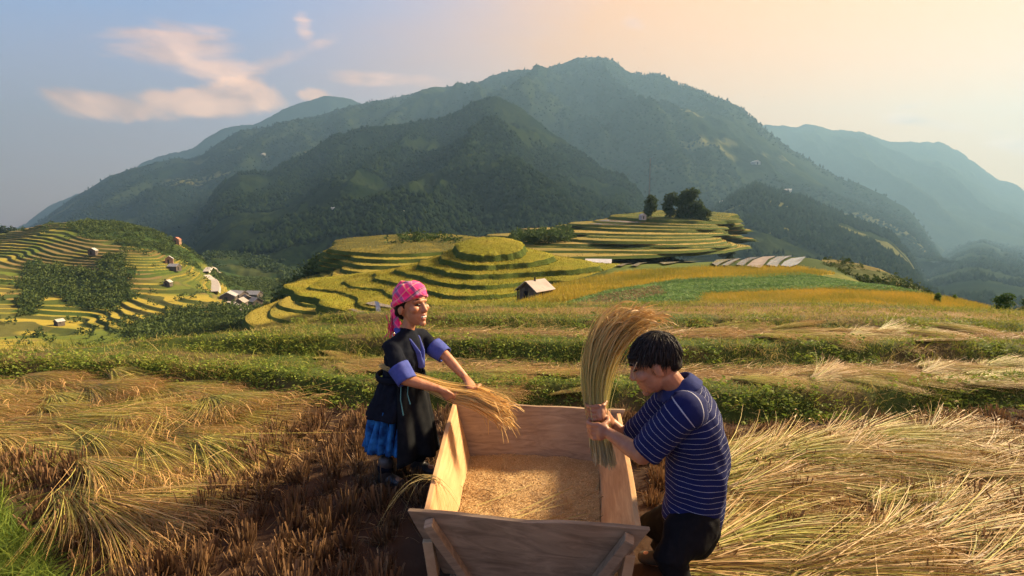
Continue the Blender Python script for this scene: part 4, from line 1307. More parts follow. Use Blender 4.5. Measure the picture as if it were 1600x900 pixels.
def far_spot(V, px, py):
    x, y = proj(V[..., 0], V[..., 1], V[..., 2])
    q = (x - px) ** 2 + (y - py) ** 2
    q[:12] = 1e9
    i = np.unravel_index(np.argmin(q), q.shape)
    return tuple(V[i])
for key, px, py, s, lb in (('front', 522, 328, 6, 'white speck of a house above the distant terraces'), ('front', 632, 334, 6, 'white house beside the distant striped terraces'), ('main', 1180, 258, 22, 'pale house high on the right mountain slope'),
                           ('spur', 1120, 305, 9, 'lone white house on the slope right of the mast'), ('spur', 1236, 287, 14, 'long white building on the crest of the right spur'), ('main', 410, 243, 14, 'tiny house on the far blue ridge'), ('front', 447, 380, 6, 'tiny white house low on the forested hill')):
    house('mountain_house', far_spot(MT[key][1], px, py), s, s * 1.5, s * .45, s * .3, R(px % 90), WH, (0.6, 0.56, 0.52), lb)

# thin mast on the skyline of the far hill
def mast():
    b = P(1013, 345, 262)
    root = empty('radio_mast', tuple(b))
    tag(root, 'thin tall mast rising behind the single tree on the far hill', 'mast')
    m = mat('mast_steel', (0.16, 0.15, 0.15), rough=.6, metallic=.5)
    bm = bmesh.new()
    for k in range(3):
        a = k * 2.094
        for z0, z1 in ((0, 31),):
            r0, r1 = .32, .14
            p0, p1 = Vector((math.cos(a) * r0, math.sin(a) * r0, z0)), Vector((math.cos(a) * r1, math.sin(a) * r1, z1))
            q = [bm.verts.new(p + Vector(o)) for p in (p0, p1) for o in ((-.05, -.05, 0), (.05, -.05, 0), (.05, .05, 0), (-.05, .05, 0))]
            for i in range(4): bm.faces.new((q[i], q[(i + 1) % 4], q[4 + (i + 1) % 4], q[4 + i]))
    me = bpy.data.meshes.new('lattice'); bm.to_mesh(me); bm.free(); me.materials.append(m)
    link('lattice', me, root)
    bm = bmesh.new()
    for z in np.arange(1, 31, 1.5):
        rr = .32 - .18 * z / 31
        v = [bm.verts.new((math.cos(k * 2.094) * rr, math.sin(k * 2.094) * rr, z + dz)) for dz in (0, .12) for k in range(3)]
        for k in range(3): bm.faces.new((v[k], v[(k + 1) % 3], v[3 + (k + 1) % 3], v[3 + k]))
    me = bpy.data.meshes.new('braces'); bm.to_mesh(me); bm.free(); me.materials.append(m)
    link('braces', me, root)['kind'] = 'stuff'
mast()

# ------------------------------------------------------------------ flooded paddies, road, mound
M_wet = mat('flooded_paddy', (0.42, 0.36, 0.31), rough=0.10, spec=0.9, noise=(1.5, .7, (0.26, 0.20, 0.16), 5), bump=(2, .05, .03))
def sheet(name, poly, lift, material, y0=60, y1=160, surf=land):
    P3 = np.array([hit(px, py, y0, y1, surf) for px, py in poly])
    z = P3[:, 2].mean()
    P3[:, 2] = P3[:, 2] * .9 + z * .1 + lift
    c = P3.mean(0)
    V = np.concatenate([P3, c[None]])
    n = len(P3)
    F = np.array([(i, (i + 1) % n, n) for i in range(n)])
    o = link(name, mesh_np(name, V, F, material, None))
    tag(o, kind='structure')
for poly in ([(1112,414),(1120,408),(1135,404),(1153,402),(1140,408),(1128,413),(1120,418)], [(1127,417),(1138,411),(1148,407),(1158,405),(1148,411),(1137,418)], [(1150,416),(1158,409),(1170,403),(1187,401),(1176,407),(1168,412),(1161,418)],
             [(1197,417),(1204,409),(1214,403),(1238,401),(1226,407),(1218,413),(1214,420)], [(1219,418),(1226,411),(1236,406),(1259,403),(1252,411),(1246,416),(1234,420)],
             [(962,417),(972,412),(988,408),(982,413),(972,418)], [(985,417),(998,411),(1012,407),(1004,413),(996,418)], [(1030,412),(1050,409),(1062,408),(1052,413),(1038,415)], [(1066,410),(1080,407),(1092,407),(1080,411)]):
    sheet('flooded_paddy', poly, .25, M_wet)
sheet('muddy_paddy', [(1166,418),(1178,408),(1192,402),(1212,400),(1200,407),(1195,414),(1188,421)], .22, mat('wet_mud', (0.13, 0.075, 0.045), rough=.35, spec=.5, noise=(1.2, .9, (0.30, 0.24, 0.2), 6)))
sheet('flooded_paddy', [(1372,500),(1395,497),(1415,496),(1437,496),(1453,502),(1430,503),(1400,503)], .10, M_wet, 9.5, 22)

def ribbon(name, pts, width, material, lift, surf, y0, y1):
    P3 = np.array([hit(px, py, y0, y1, surf) for px, py in pts])
    t = np.linspace(0, len(P3) - 1, 90)
    C = np.stack([np.interp(t, np.arange(len(P3)), P3[:, i]) for i in range(3)], 1)
    for _ in range(6): C[1:-1] = (C[:-2] + 2 * C[1:-1] + C[2:]) / 4
    d = unit(np.gradient(C, axis=0) * (1, 1, 0)); s = np.stack([d[:, 1], -d[:, 0], 0 * d[:, 0]], 1)
    zz = surf(C[:, 0], C[:, 1])
    for _ in range(30): zz[1:-1] = (zz[:-2] + 2 * zz[1:-1] + zz[2:]) / 4
    C[:, 2] = zz + lift
    V = np.concatenate([C - s * width / 2, C + s * width / 2, C - s * (width / 2 + .6) - (0, 0, 1.2), C + s * (width / 2 + .6) - (0, 0, 1.2)])
    n = len(C)
    i = np.arange(n - 1)
    F = np.concatenate([np.stack([i, i + 1, n + i + 1, n + i], 1), np.stack([2 * n + i, 2 * n + i + 1, i + 1, i], 1), np.stack([n + i, n + i + 1, 3 * n + i + 1, 3 * n + i], 1)])
    o = link(name, mesh_np(name, V, F, material, None))
    tag(o, kind='structure')
M_road = mat('pale_road', (0.36, 0.32, 0.29), rough=.9, noise=(.4, .6, (0.26, 0.23, 0.2), 4))
ribbon('road', [(341, 405), (334, 412), (326, 419), (320, 427)], 4.5, M_road, .9, left_surface, 300, 480)
ribbon('road', [(323, 432), (334, 440), (337, 450), (334, 458)], 4.5, M_road, .9, left_surface, 240, 480)
ribbon('road', [(349, 466), (362, 476), (378, 485), (394, 493)], 4.5, M_road, .9, left_surface, 200, 420)

def mound():
    ridge = [(1284,405,93),(1300,404.5,92),(1340,411,88),(1375,420,84),(1410,436,79),(1435,449,75),(1456,463,71)]
    foot = [(1284,424,80),(1300,430,77),(1340,446,72),(1375,454,69),(1410,459,67),(1435,463,66),(1456,466,65)]
    A = np.array([P(*q) for q in ridge]); B = np.array([P(*q) for q in foot])
    t = np.linspace(0, len(A) - 1, 110)
    A = np.stack([np.interp(t, np.arange(len(A)), A[:, i]) for i in range(3)], 1); B = np.stack([np.interp(t, np.arange(len(B)), B[:, i]) for i in range(3)], 1)
    rows = []
    for i in range(46):
        f = -0.4 + 1.45 * i / 45
        p = A + (B - A) * f
        if f < 0: p[:, 2] = A[:, 2] + f * 9
        else: p[:, 2] = A[:, 2] + (B[:, 2] - A[:, 2]) * f ** 1.6 
        p[:, 2] += (fbm(p[:, 0] * .5, p[:, 1] * .5, 4, 881) - .5) * .8 * smooth(np.array(abs(f) / .1)) - .8 * smooth(np.array((f - .95) / .1))
        rows.append(p)
    V = np.concatenate(rows)
    c = mixcol((0.06, 0.075, 0.022), (0.15, 0.125, 0.045), smooth((fbm(V[:, 0] * .25, V[:, 1] * .25, 4, 883) - .4) / .25))
    tag(link('grassy_mound', mesh_np('grassy_mound', V, grid_faces(46, 110), M_land, c, True)), kind='structure')
    r = np.random.default_rng(61)
    G = np.array(rows)
    f = r.random(150) ** 1.0
    i = np.where(r.random(150) < .6, r.integers(36, 44, 150), r.integers(12, 44, 150)); j = r.integers(2, 108, 150)
    woods('mound_bushes', G[i, j] - (0, 0, .2), .95, r, (0.022, 0.042, 0.012), (0.075, 0.10, 0.028), 34, 'low dark bushes along the foot of the grassy mound')
mound()

# pale path on the slope behind the woman
Q = [P(586, 470, 62), P(592, 472, 61), P(600, 502, 57), P(590, 503, 57)]
V = np.array([p for p in Q] + [p - (0, 0, .35) for p in Q])
tag(link('path', mesh_np('path', V, np.array([(0, 1, 2, 3), (0, 4, 5, 1), (1, 5, 6, 2), (2, 6, 7, 3), (3, 7, 4, 0)]), mat('pale_path', (0.42, 0.41, 0.40), rough=.8, noise=(2, .5, (0.33, 0.32, 0.3), 4)))), kind='structure')

# birds
M_bird = mat('bird_dark', (0.03, 0.028, 0.026), rough=.8)
def bird(px, py, d, s, rz, label):
    V = np.array([(-.5, 0, 0), (0, .12, .05), (.5, 0, .02), (0, -.12, .05), (0, 0, -.1), (0, .12, .05), (-.15, 1.1, .35), (.12, .5, .2), (0, -.12, .05), (-.15, -1.1, .35), (.12, -.5, .2)], float) * s
    F = np.array([(0, 1, 4), (1, 2, 4), (2, 3, 4), (3, 0, 4), (0, 3, 1), (1, 3, 2), (5, 7, 6), (8, 9, 10)])
    o = link('bird', mesh_np('bird', V, F, M_bird, None))
    o.location = P(px, py, d); o.rotation_euler = (0, .1, rz)
    tag(o, label, 'bird', 'birds over the mountain')
for px, py, lb in ((1135, 45, 'highest small bird above the main mountain'), (1007, 76, 'small bird just right of the summit'), (997, 106, 'small bird closest to the ridge right of the summit'), (1182, 117, 'small bird above the tree lined ridge'), (1193, 152, 'lowest small bird over the right ridge')):
    bird(px, py, 160, .36, px * .7, lb)
# ------------------------------------------------------------------ wooden threshing box
def wood(name, a, b, scale=(2.2, 26, 26), rough=0.65, ring=0.55, coord='Object'):
    m = bpy.data.materials.new(name)
    m.use_nodes = True
    nt = m.node_tree
    p = nt.nodes['Principled BSDF']
    p.inputs['Roughness'].default_value = rough
    p.inputs['Specular IOR Level'].default_value = 0.25
    tc = nt.nodes.new('ShaderNodeTexCoord')
    mp = nt.nodes.new('ShaderNodeMapping')
    mp.inputs['Scale'].default_value = scale
    nt.links.new(tc.outputs[coord], mp.inputs[0])
    n = nt.nodes.new('ShaderNodeTexNoise')
    n.inputs['Scale'].default_value = 1.0
    n.inputs['Detail'].default_value = 8
    n.inputs['Roughness'].default_value = .65
    n.inputs['Distortion'].default_value = 1.2
    nt.links.new(mp.outputs[0], n.inputs[0])
    n2 = nt.nodes.new('ShaderNodeTexNoise')
    n2.inputs['Scale'].default_value = 2.5
    n2.inputs['Detail'].default_value = 6
    nt.links.new(tc.outputs[coord], n2.inputs[0])
    r1 = nt.nodes.new('ShaderNodeValToRGB')
    r1.color_ramp.elements[0].position, r1.color_ramp.elements[1].position = .3, .72
    r1.color_ramp.elements[0].color = (*a, 1)
    r1.color_ramp.elements[1].color = (*b, 1)
    nt.links.new(n.outputs['Fac'], r1.inputs[0])
    mx = nt.nodes.new('ShaderNodeMix')
    mx.data_type = 'RGBA'
    mx.blend_type = 'MULTIPLY'
    mr = nt.nodes.new('ShaderNodeMapRange')
    mr.inputs[1].default_value, mr.inputs[2].default_value = .42, .68
    mr.inputs[4].default_value = ring
    nt.links.new(n2.outputs['Fac'], mr.inputs[0])
    nt.links.new(mr.outputs[0], mx.inputs[0])
    nt.links.new(r1.outputs[0], mx.inputs[6])
    mx.inputs[7].default_value = (.62, .52, .46, 1)
    nt.links.new(mx.outputs[2], p.inputs['Base Color'])
    bp = nt.nodes.new('ShaderNodeBump')
    bp.inputs['Strength'].default_value = .35
    bp.inputs['Distance'].default_value = .004
    nt.links.new(n.outputs['Fac'], bp.inputs['Height'])
    nt.links.new(bp.outputs[0], p.inputs['Normal'])
    return m
W_SIDE = wood('pale_board_wood', (0.42, 0.225, 0.095), (0.64, 0.40, 0.20), (22, 2.0, 22))
W_END = wood('grey_board_wood', (0.23, 0.155, 0.095), (0.46, 0.33, 0.205), (2.0, 24, 24))
W_OLD = wood('weathered_wood', (0.16, 0.115, 0.075), (0.40, 0.295, 0.195), (3, 20, 12))
W_CUT = wood('pale_block_wood', (0.36, 0.24, 0.13), (0.50, 0.35, 0.21), (10, 10, 10))

def slab(name, quad, thick_dir, thick, material, parent, nx=14, ny=6, warp=0.006, seed=0, bow=0.0):
    """board over four corner points (bl, br, tr, tl), extruded along thick_dir; slightly warped, rounded edges"""
    bl, br, tr_, tl = [np.array(q, float) for q in quad]
    td = unit(np.array(thick_dir, float))
    bm = bmesh.new()
    def pt(u, v):
        p = bl * (1 - u) * (1 - v) + br * u * (1 - v) + tr_ * u * v + tl * (1 - u) * v
        w = (vnoise(u * 3 + seed, v * 2 + seed * 1.3, seed) - .5) * warp
        p = p + td * (w + bow * 4 * u * (1 - u))
        if v > .99: p = p + np.array((0, 0, (vnoise(u * 6 + seed, 0, seed + 3) - .5) * warp * 2))
        return p
    g = [[[bm.verts.new(pt(i / nx, j / ny) + td * k * thick) for j in range(ny + 1)] for i in range(nx + 1)] for k in (0, 1)]
    for i in range(nx):
        for j in range(ny):
            bm.faces.new((g[0][i][j], g[0][i + 1][j], g[0][i + 1][j + 1], g[0][i][j + 1]))
            bm.faces.new((g[1][i][j], g[1][i][j + 1], g[1][i + 1][j + 1], g[1][i + 1][j]))
    for i in range(nx):
        for j in (0, ny):
            a, b, c, d = g[0][i][j], g[0][i + 1][j], g[1][i + 1][j], g[1][i][j]
            bm.faces.new((a, d, c, b) if j == 0 else (a, b, c, d))
    for j in range(ny):
        for i in (0, nx):
            a, b, c, d = g[0][i][j], g[0][i][j + 1], g[1][i][j + 1], g[1][i][j]
            bm.faces.new((a, b, c, d) if i == 0 else (a, d, c, b))
    bmesh.ops.recalc_face_normals(bm, faces=bm.faces)
    edges = [e for e in bm.edges if len(e.link_faces) == 2 and e.calc_face_angle(0) > 1.0]
    bmesh.ops.bevel(bm, geom=edges, offset=.004, segments=2, affect='EDGES', profile=.6)
    me = bpy.data.meshes.new(name)
    bm.to_mesh(me); bm.free()
    me.materials.append(material)
    me.polygons.foreach_set('use_smooth', np.zeros(len(me.polygons), bool))
    return link(name, me, parent)

def beam(name, p0, p1, w, h, material, parent, up=(0, 0, 1)):
    p0, p1 = np.array(p0, float), np.array(p1, float)
    d = unit(p1 - p0)
    s = unit(np.cross(d, up)); t = np.cross(s, d)
    q = [p0 - s * w / 2 - t * h / 2, p1 - s * w / 2 - t * h / 2, p1 - s * w / 2 + t * h / 2, p0 - s * w / 2 + t * h / 2]
    return slab(name, q, s, w, material, parent, nx=3, ny=1, warp=.003, seed=int(abs(p0[0] * 100)) % 17)

ZR, ZF = 0.50, 0.09
RFL, RFR, RBR, RBL = np.array((-.400, 2.315, ZR)), np.array((.565, 2.195, ZR)), np.array((.77, 3.62, ZR)), np.array((-.43, 3.80, ZR))
FFL, FFR, FBR, FBL = np.array((-.315, 2.45, ZF)), np.array((.43, 2.36, ZF)), np.array((.615, 3.56, ZF)), np.array((-.300, 3.67, ZF))
box = empty('threshing_box', (0.12, 2.97, 0))
tag(box, 'open wooden threshing box with flared sides, half full of golden grain', 'threshing box')
boxinv = Matrix.Translation((-0.12, -2.97, 0))
def into(o, parent):
    o.matrix_parent_inverse = parent.matrix_basis.inverted()
    return o
def outn(a, b):
    d = b - a
    return unit(np.array((d[1], -d[0], 0)))
tk = .028
into(slab('side_board', (FBL, FFL, RFL, RBL), -outn(FFL, FBL) * 1, tk, W_SIDE, box, seed=3, bow=.004), box)
into(slab('side_board', (FFR, FBR, RBR, RFR), outn(FFR, FBR), tk, W_SIDE, box, seed=5, bow=.004), box)
def ext(a, b, k0, k1):
    d = unit(b - a)
    return a - d * k0, b + d * k1
fb0, fb1 = ext(FFL, FFR, .035, .035); ft0, ft1 = ext(RFL, RFR, .10, .065)
into(slab('end_board', (fb0, fb1, ft1, ft0), outn(FFL, FFR), tk, W_OLD, box, seed=7, warp=.008), box)
bb0, bb1 = ext(FBL, FBR, .03, .03); bt0, bt1 = ext(RBL, RBR, .03, .06)
into(slab('end_board', (bb0, bb1, bt1 + (0, 0, .012), bt0 + (0, 0, .012)), -outn(FBL, FBR), tk, W_END, box, seed=9, warp=.008), box)
# bottom planks running across, ends seen under the front board
nP = 5
for i in range(nP):
    u0, u1 = i / nP + .004, (i + 1) / nP - .004
    q = [FFL + (FFR - FFL) * u0, FFL + (FFR - FFL) * u1, FBL + (FBR - FBL) * u1, FBL + (FBR - FBL) * u0]
    off = outn(FFL, FFR) * .05
    q = [q[0] + off, q[1] + off, q[2] - off * .8, q[3] - off * .8]
    into(slab('floor_plank', q, (0, 0, -1), .03, W_END, box, nx=2, ny=4, seed=11 + i), box)
fn = outn(FFL, FFR)
up_f = unit((ft0 + ft1) / 2 - (fb0 + fb1) / 2)
off = fn * (tk + .024)
# sloping battens on the front board
into(beam('batten', RFL + (.010, 0, -.03) + off, FFL + np.array((.10, 0, -.02)) + off, .045, .05, W_OLD, box, up=fn), box)
into(beam('batten', RFR + (-.030, 0, -.03) + off, FFR + np.array((-.06, 0, -.02)) + off, .045, .05, W_OLD, box, up=fn), box)
# short legs that carry the box (front pair and rear pair)
for a, b, lean in ((RFL, FFL, -.02), (RFR, FFR, .02), (RBL, FBL, -.02), (RBR, FBR, .02)):
    m_ = a * .52 + b * .48
    sgn = -1 if lean < 0 else 1
    p0 = np.array((m_[0] + sgn * .055, m_[1] - .01, .33))
    p1 = np.array((m_[0] + sgn * .035, m_[1] + .02, .10))
    into(beam('leg', p0, p1, .05, .075, W_CUT, box, up=(0, 1, 0)), box)
# two runners under the floor, their ends show at the front
for u in (.05, .95):
    p0 = FFL + (FFR - FFL) * u + fn * .10 + (0, 0, -.062)
    p1 = FBL + (FBR - FBL) * u - fn * .06 + (0, 0, -.062)
    into(beam('runner', p0, p1, .06, .062, W_CUT, box), box)
for u in (.05, .95):
    p0 = FFL + (FFR - FFL) * u + fn * .07 + (0, 0, -.03)
    into(beam('runner_block', p0 + (0, 0, -.10), p0 + (0, 0, .02), .05, .05, W_CUT, box, up=(0, 1, 0)), box)

# grain lying in the box
M_grain = mat('rice_grain', (0.40, 0.24, 0.095), rough=0.8, spec=0.2, noise=(9, 0.7, (0.52, 0.35, 0.16), 4), bump=(260, 1.0, .01))
M_grainp = mat('rice_grain_kernels', attr=True, rough=0.65, spec=0.3)
def build_grain():
    r = np.random.default_rng(5)
    nu, nv = 60, 80
    U, Vv = np.meshgrid(np.linspace(0.005, .995, nu), np.linspace(.005, .995, nv))
    h = .055
    k = h / (ZR - ZF)
    c = [a + (b - a) * k for a, b in ((FFL, RFL), (FFR, RFR), (FBR, RBR), (FBL, RBL))]
    def pos(U, Vv):
        return (c[0] * ((1 - U) * (1 - Vv))[..., None] + c[1] * (U * (1 - Vv))[..., None] + c[2] * (U * Vv)[..., None] + c[3] * ((1 - U) * Vv)[..., None])
    def hz(X, Y): return (fbm(X * 3.2, Y * 3.2, 3, 610) - .5) * .07 + (fbm(X * 16, Y * 16, 2, 612) - .5) * .012
    p = pos(U, Vv)
    p[..., 2] += hz(p[..., 0], p[..., 1]) + .012
    o = link('grain_heap', mesh_np('grain_heap', p.reshape(-1, 3), grid_faces(nv, nu), M_grain, None, True))
    tag(o, 'layer of golden threshed rice grain covering the box floor', 'grain', kind='stuff')
    N = 26000
    q = pos(r.random(N), r.random(N))
    q[:, 2] += hz(q[:, 0], q[:, 1]) + .013
    a = r.uniform(0, 6.28, N)
    d = np.stack([np.cos(a), np.sin(a), r.normal(0, .25, N)], 1)
    A = blades(q, d, r.uniform(.005, .009, N), .0038, np.zeros((N, 3)), mixcol((0.26, 0.145, 0.05), (0.74, 0.52, 0.26), r.random(N)), 1, tipw=.5, r=r)
    k_ = link('kernels', mesh_np('kernels', A[0], A[1], M_grainp, A[2]), o)
    k_['kind'] = 'stuff'
    # loose stalks on the grain and by the left board
    N = 80
    ul = np.where(r.random(N) < .55, r.uniform(0, .25, N), r.random(N))
    q = pos(ul, r.uniform(.0, .6, N)); q[:, 2] += .03
    a = r.normal(.6, .8, N)
    l = r.uniform(.05, .18, N)
    A1 = blades(q, np.stack([np.cos(a), np.sin(a), r.uniform(-.02, .25, N)], 1), l, .004, np.stack([r.normal(0, .15, N) * l, 0 * l, -.15 * l], 1), mixcol((0.14, 0.09, 0.035), (0.42, 0.30, 0.11), r.random(N)), 3, tipw=.5, r=r)
    N = 9
    q = pos(r.uniform(.1, .5, N), r.uniform(.15, .5, N)); q[:, 2] += .035
    a = r.uniform(.1, .7, N)
    l = r.uniform(.4, .62, N)
    A2 = blades(q, np.stack([np.cos(a), np.sin(a), np.full(N, .03)], 1), l, .006, np.stack([0 * l, r.normal(0, .1, N), 0 * l], 1), mixcol((0.34, 0.28, 0.08), (0.55, 0.42, 0.17), r.random(N)), 4, tipw=.5, r=r)
    stuff('loose_stalks', *merge([A1, A2]), M_straw, 'loose rice stalks scattered on the grain inside the box', 'straw')
    # a wisp of straw hanging over the left board
    N = 12
    b = np.array((-.43, 2.62, .51)) + r.normal(0, .012, (N, 3))
    A3 = blades(b, np.stack([np.full(N, -.8) + r.normal(0, .15, N), np.full(N, -.15) + r.normal(0, .2, N), r.uniform(.1, .5, N)], 1), r.uniform(.15, .32, N), .005, np.stack([0 * b[:, 0], 0 * b[:, 0], -r.uniform(.18, .36, N)], 1), mixcol((0.40, 0.30, 0.10), (0.58, 0.44, 0.18), r.random(N)), 5, tipw=.5, r=r)
    A4 = blades(b, np.stack([np.full(N, .7), np.full(N, -.5) + r.normal(0, .2, N), r.uniform(.1, .5, N)], 1), r.uniform(.10, .22, N), .005, np.stack([0 * b[:, 0], 0 * b[:, 0], -r.uniform(.1, .25, N)], 1), mixcol((0.40, 0.30, 0.10), (0.58, 0.44, 0.18), r.random(N)), 5, tipw=.5, r=r)
    o = link('straw_wisp', mesh_np('straw_wisp', *merge([A3, A4])[:2], M_straw, merge([A3, A4])[2]))
    tag(o, 'thin wisp of straw hanging over the rim of the side board', 'straw wisp')
build_grain()
# ------------------------------------------------------------------ people
def fabric(name, base, second=None, scale=40, rough=0.9, bump=0.25):
    return mat(name, base, rough=rough, spec=0.08, noise=(scale, 0.6, second or tuple(c * .7 for c in base), 5), bump=(scale * 4, bump, .004))

def skin_mat(name, base, red):
    m = mat(name, base, rough=0.5, spec=0.35, noise=(22, 0.8, red, 6), bump=(70, 0.35, .004))
    b = m.node_tree.nodes['Principled BSDF']
    b.inputs['Subsurface Weight'].default_value = 0.08
    b.inputs['Subsurface Radius'].default_value = (.02, .008, .004)
    return m

def ring_frame(d, hint=(0, 0, 1)):
    d = unit(d)
    h = np.array(hint, float)
    if abs(np.dot(d, unit(h))) > .97: h = np.array((1.0, 0.2, 0))
    s = unit(np.cross(d, h)); t = np.cross(s, d)
    return s, t

def add_tube(bm, pts, radii, seg=14, hint=(0, 0, 1)):
    """closed tapered tube with round ends; radii: float or (across, up) per point"""
    pts = [np.array(p, float) for p in pts]
    rad = [(r, r) if np.isscalar(r) else r for r in radii]
    n = len(pts)
    dirs = [unit(pts[min(i + 1, n - 1)] - pts[max(i - 1, 0)]) for i in range(n)]
    rings = []
    def add(c, d, ra, rb, k):
        s, t = ring_frame(d, hint)
        rings.append([bm.verts.new(c + s * ra * math.cos(a) * k + t * rb * math.sin(a) * k) for a in [2 * math.pi * j / seg for j in range(seg)]])
    for q in (75, 50, 25):
        k, o = math.cos(R(q)), math.sin(R(q))
        add(pts[0] - dirs[0] * o * min(rad[0]), dirs[0], *rad[0], k)
    for p, d, r_ in zip(pts, dirs, rad):
        add(p, d, *r_, 1.0)
    for q in (25, 50, 75):
        k, o = math.cos(R(q)), math.sin(R(q))
        add(pts[-1] + dirs[-1] * o * min(rad[-1]), dirs[-1], *rad[-1], k)
    for a, b in zip(rings[:-1], rings[1:]):
        for j in range(seg):
            bm.faces.new((a[j], a[(j + 1) % seg], b[(j + 1) % seg], b[j]))
    bm.faces.new(list(reversed(rings[0]))); bm.faces.new(rings[-1])

def add_ell(bm, c, rad, axes=None, seg=18):
    c = np.array(c, float)
    A = np.eye(3) if axes is None else np.array([unit(a) for a in axes])
    rr = bmesh.ops.create_uvsphere(bm, u_segments=seg, v_segments=12, radius=1.0)
    for v in rr['verts']:
        l = np.array(v.co) * np.array(rad)
        v.co = Vector(c + l @ A)

def blob(name, shapes, voxel, iters, material, parent, base, keep=None):
    bm = bmesh.new()
    for s in shapes:
        if s[0] == 't': add_tube(bm, s[1], s[2], hint=s[3] if len(s) > 3 else (0, 0, 1))
        else: add_ell(bm, s[1], s[2], s[3] if len(s) > 3 else None)
    bmesh.ops.translate(bm, vec=Vector(-np.array(base, float)), verts=bm.verts)
    bmesh.ops.recalc_face_normals(bm, faces=bm.faces)
    me = bpy.data.meshes.new(name)
    bm.to_mesh(me); bm.free()
    tmp = link(name, me)
    r_ = tmp.modifiers.new('r', 'REMESH'); r_.mode = 'VOXEL'; r_.voxel_size = voxel
    s_ = tmp.modifiers.new('s', 'SMOOTH'); s_.factor = .5; s_.iterations = iters
    dg = bpy.context.evaluated_depsgraph_get()
    out = bpy.data.meshes.new_from_object(tmp.evaluated_get(dg))
    bpy.data.objects.remove(tmp)
    out.name = name
    out.materials.clear(); out.materials.append(material)
    out.polygons.foreach_set('use_smooth', np.ones(len(out.polygons), bool))
    if keep: keep(out)
    return link(name, out, parent)

def displace(me, amp, scale, seed=0, stretch=(1, 1, 1)):
    n = len(me.vertices)
    co = np.empty(n * 3, np.float32); me.vertices.foreach_get('co', co); co = co.reshape(-1, 3)
    no = np.empty(n * 3, np.float32); me.vertices.foreach_get('normal', no); no = no.reshape(-1, 3)
    q = co * scale * np.array(stretch)
    v = np.array([mnoise.noise(Vector((a[0] + seed, a[1], a[2]))) for a in q])
    co = co + no * (v * amp)[:, None]
    me.vertices.foreach_set('co', co.astype(np.float32).ravel())
    me.update()

def loft(name, rings, material, parent, base, nu=48, attr=None, amp=0.0, wr=(9, 3), seed=0, close=True, thick=0.0):
    """rings: list of (centre, side vector, front vector) with lengths as radii, arcs closed; attr: value per ring"""
    rows, av = [], []
    th = np.linspace(0, 2 * math.pi, nu, endpoint=False)
    for i, (c, s, f) in enumerate(rings):
        c, s, f = [np.array(q, float) for q in (c, s, f)]
        w = 1 + amp * np.array([mnoise.noise(Vector((math.cos(t) * wr[0] * .35 + seed, math.sin(t) * wr[0] * .35, i * wr[1] * .12))) for t in th])
        ca, sa = np.cos(th), np.sin(th)
        p = c + (s[None] * (np.sign(ca) * np.abs(ca) ** .85)[:, None] + f[None] * (np.sign(sa) * np.abs(sa) ** .85)[:, None]) * w[:, None]
        rows.append(p)
        av.append(np.full(nu, attr[i] if attr is not None else 0.0))
    V = np.concatenate(rows) - np.array(base)
    me = mesh_np(name, V, grid_faces(len(rows), nu, wrap=True), material, None, True)
    if attr is not None:
        a = me.attributes.new('run', 'FLOAT', 'POINT')
        a.data.foreach_set('value', np.concatenate(av).astype(np.float32))
    o = link(name, me, parent)
    m = o.modifiers.new('sub', 'SUBSURF'); m.levels = 1; m.render_levels = 1
    if thick:
        m = o.modifiers.new('solid', 'SOLIDIFY'); m.thickness = thick; m.offset = -1
    return o

def grip(c, axis, wrist, rad, fr=.0088, face=(-.1, -1.0, .15)):
    """shapes of a closed hand round a bundle with the given axis at c"""
    c, axis, wrist = np.array(c, float), unit(axis), np.array(wrist, float)
    e1 = unit(wrist - c) * .75 + np.array(face); e1 = unit(e1 - axis * np.dot(e1, axis))
    e2 = np.cross(axis, e1)
    if np.dot(e2, wrist - c) > 0: e2 = -e2
    sh = [('t', [wrist, wrist * .45 + (c + e1 * (rad + .012)) * .55, c + e1 * (rad + .014) + e2 * .01], [(.023, .028), (.023, .040), (.021, .046)], tuple(axis))]
    for i in range(4):
        o = axis * (i - 1.5) * .0235
        ln = (.86, 1.0, .96, .80)[i]
        pts = [c + o + (e1 * math.cos(R(a * ln + 10)) + e2 * math.sin(R(a * ln + 10))) * (rad + .010 - .001 * k) for k, a in enumerate((5, 50, 100, 150, 190))]
        sh.append(('t', pts, [fr * 1.12, fr * 1.05, fr, fr * .95, fr * .8]))
    pts = [c + axis * (.030 + .006 * k) + (e1 * math.cos(R(a)) + e2 * math.sin(R(a))) * (rad + .012) for k, a in enumerate((-8, -50, -95, -125))]
    sh.append(('t', pts, [.014, .0125, .011, .009]))
    return sh

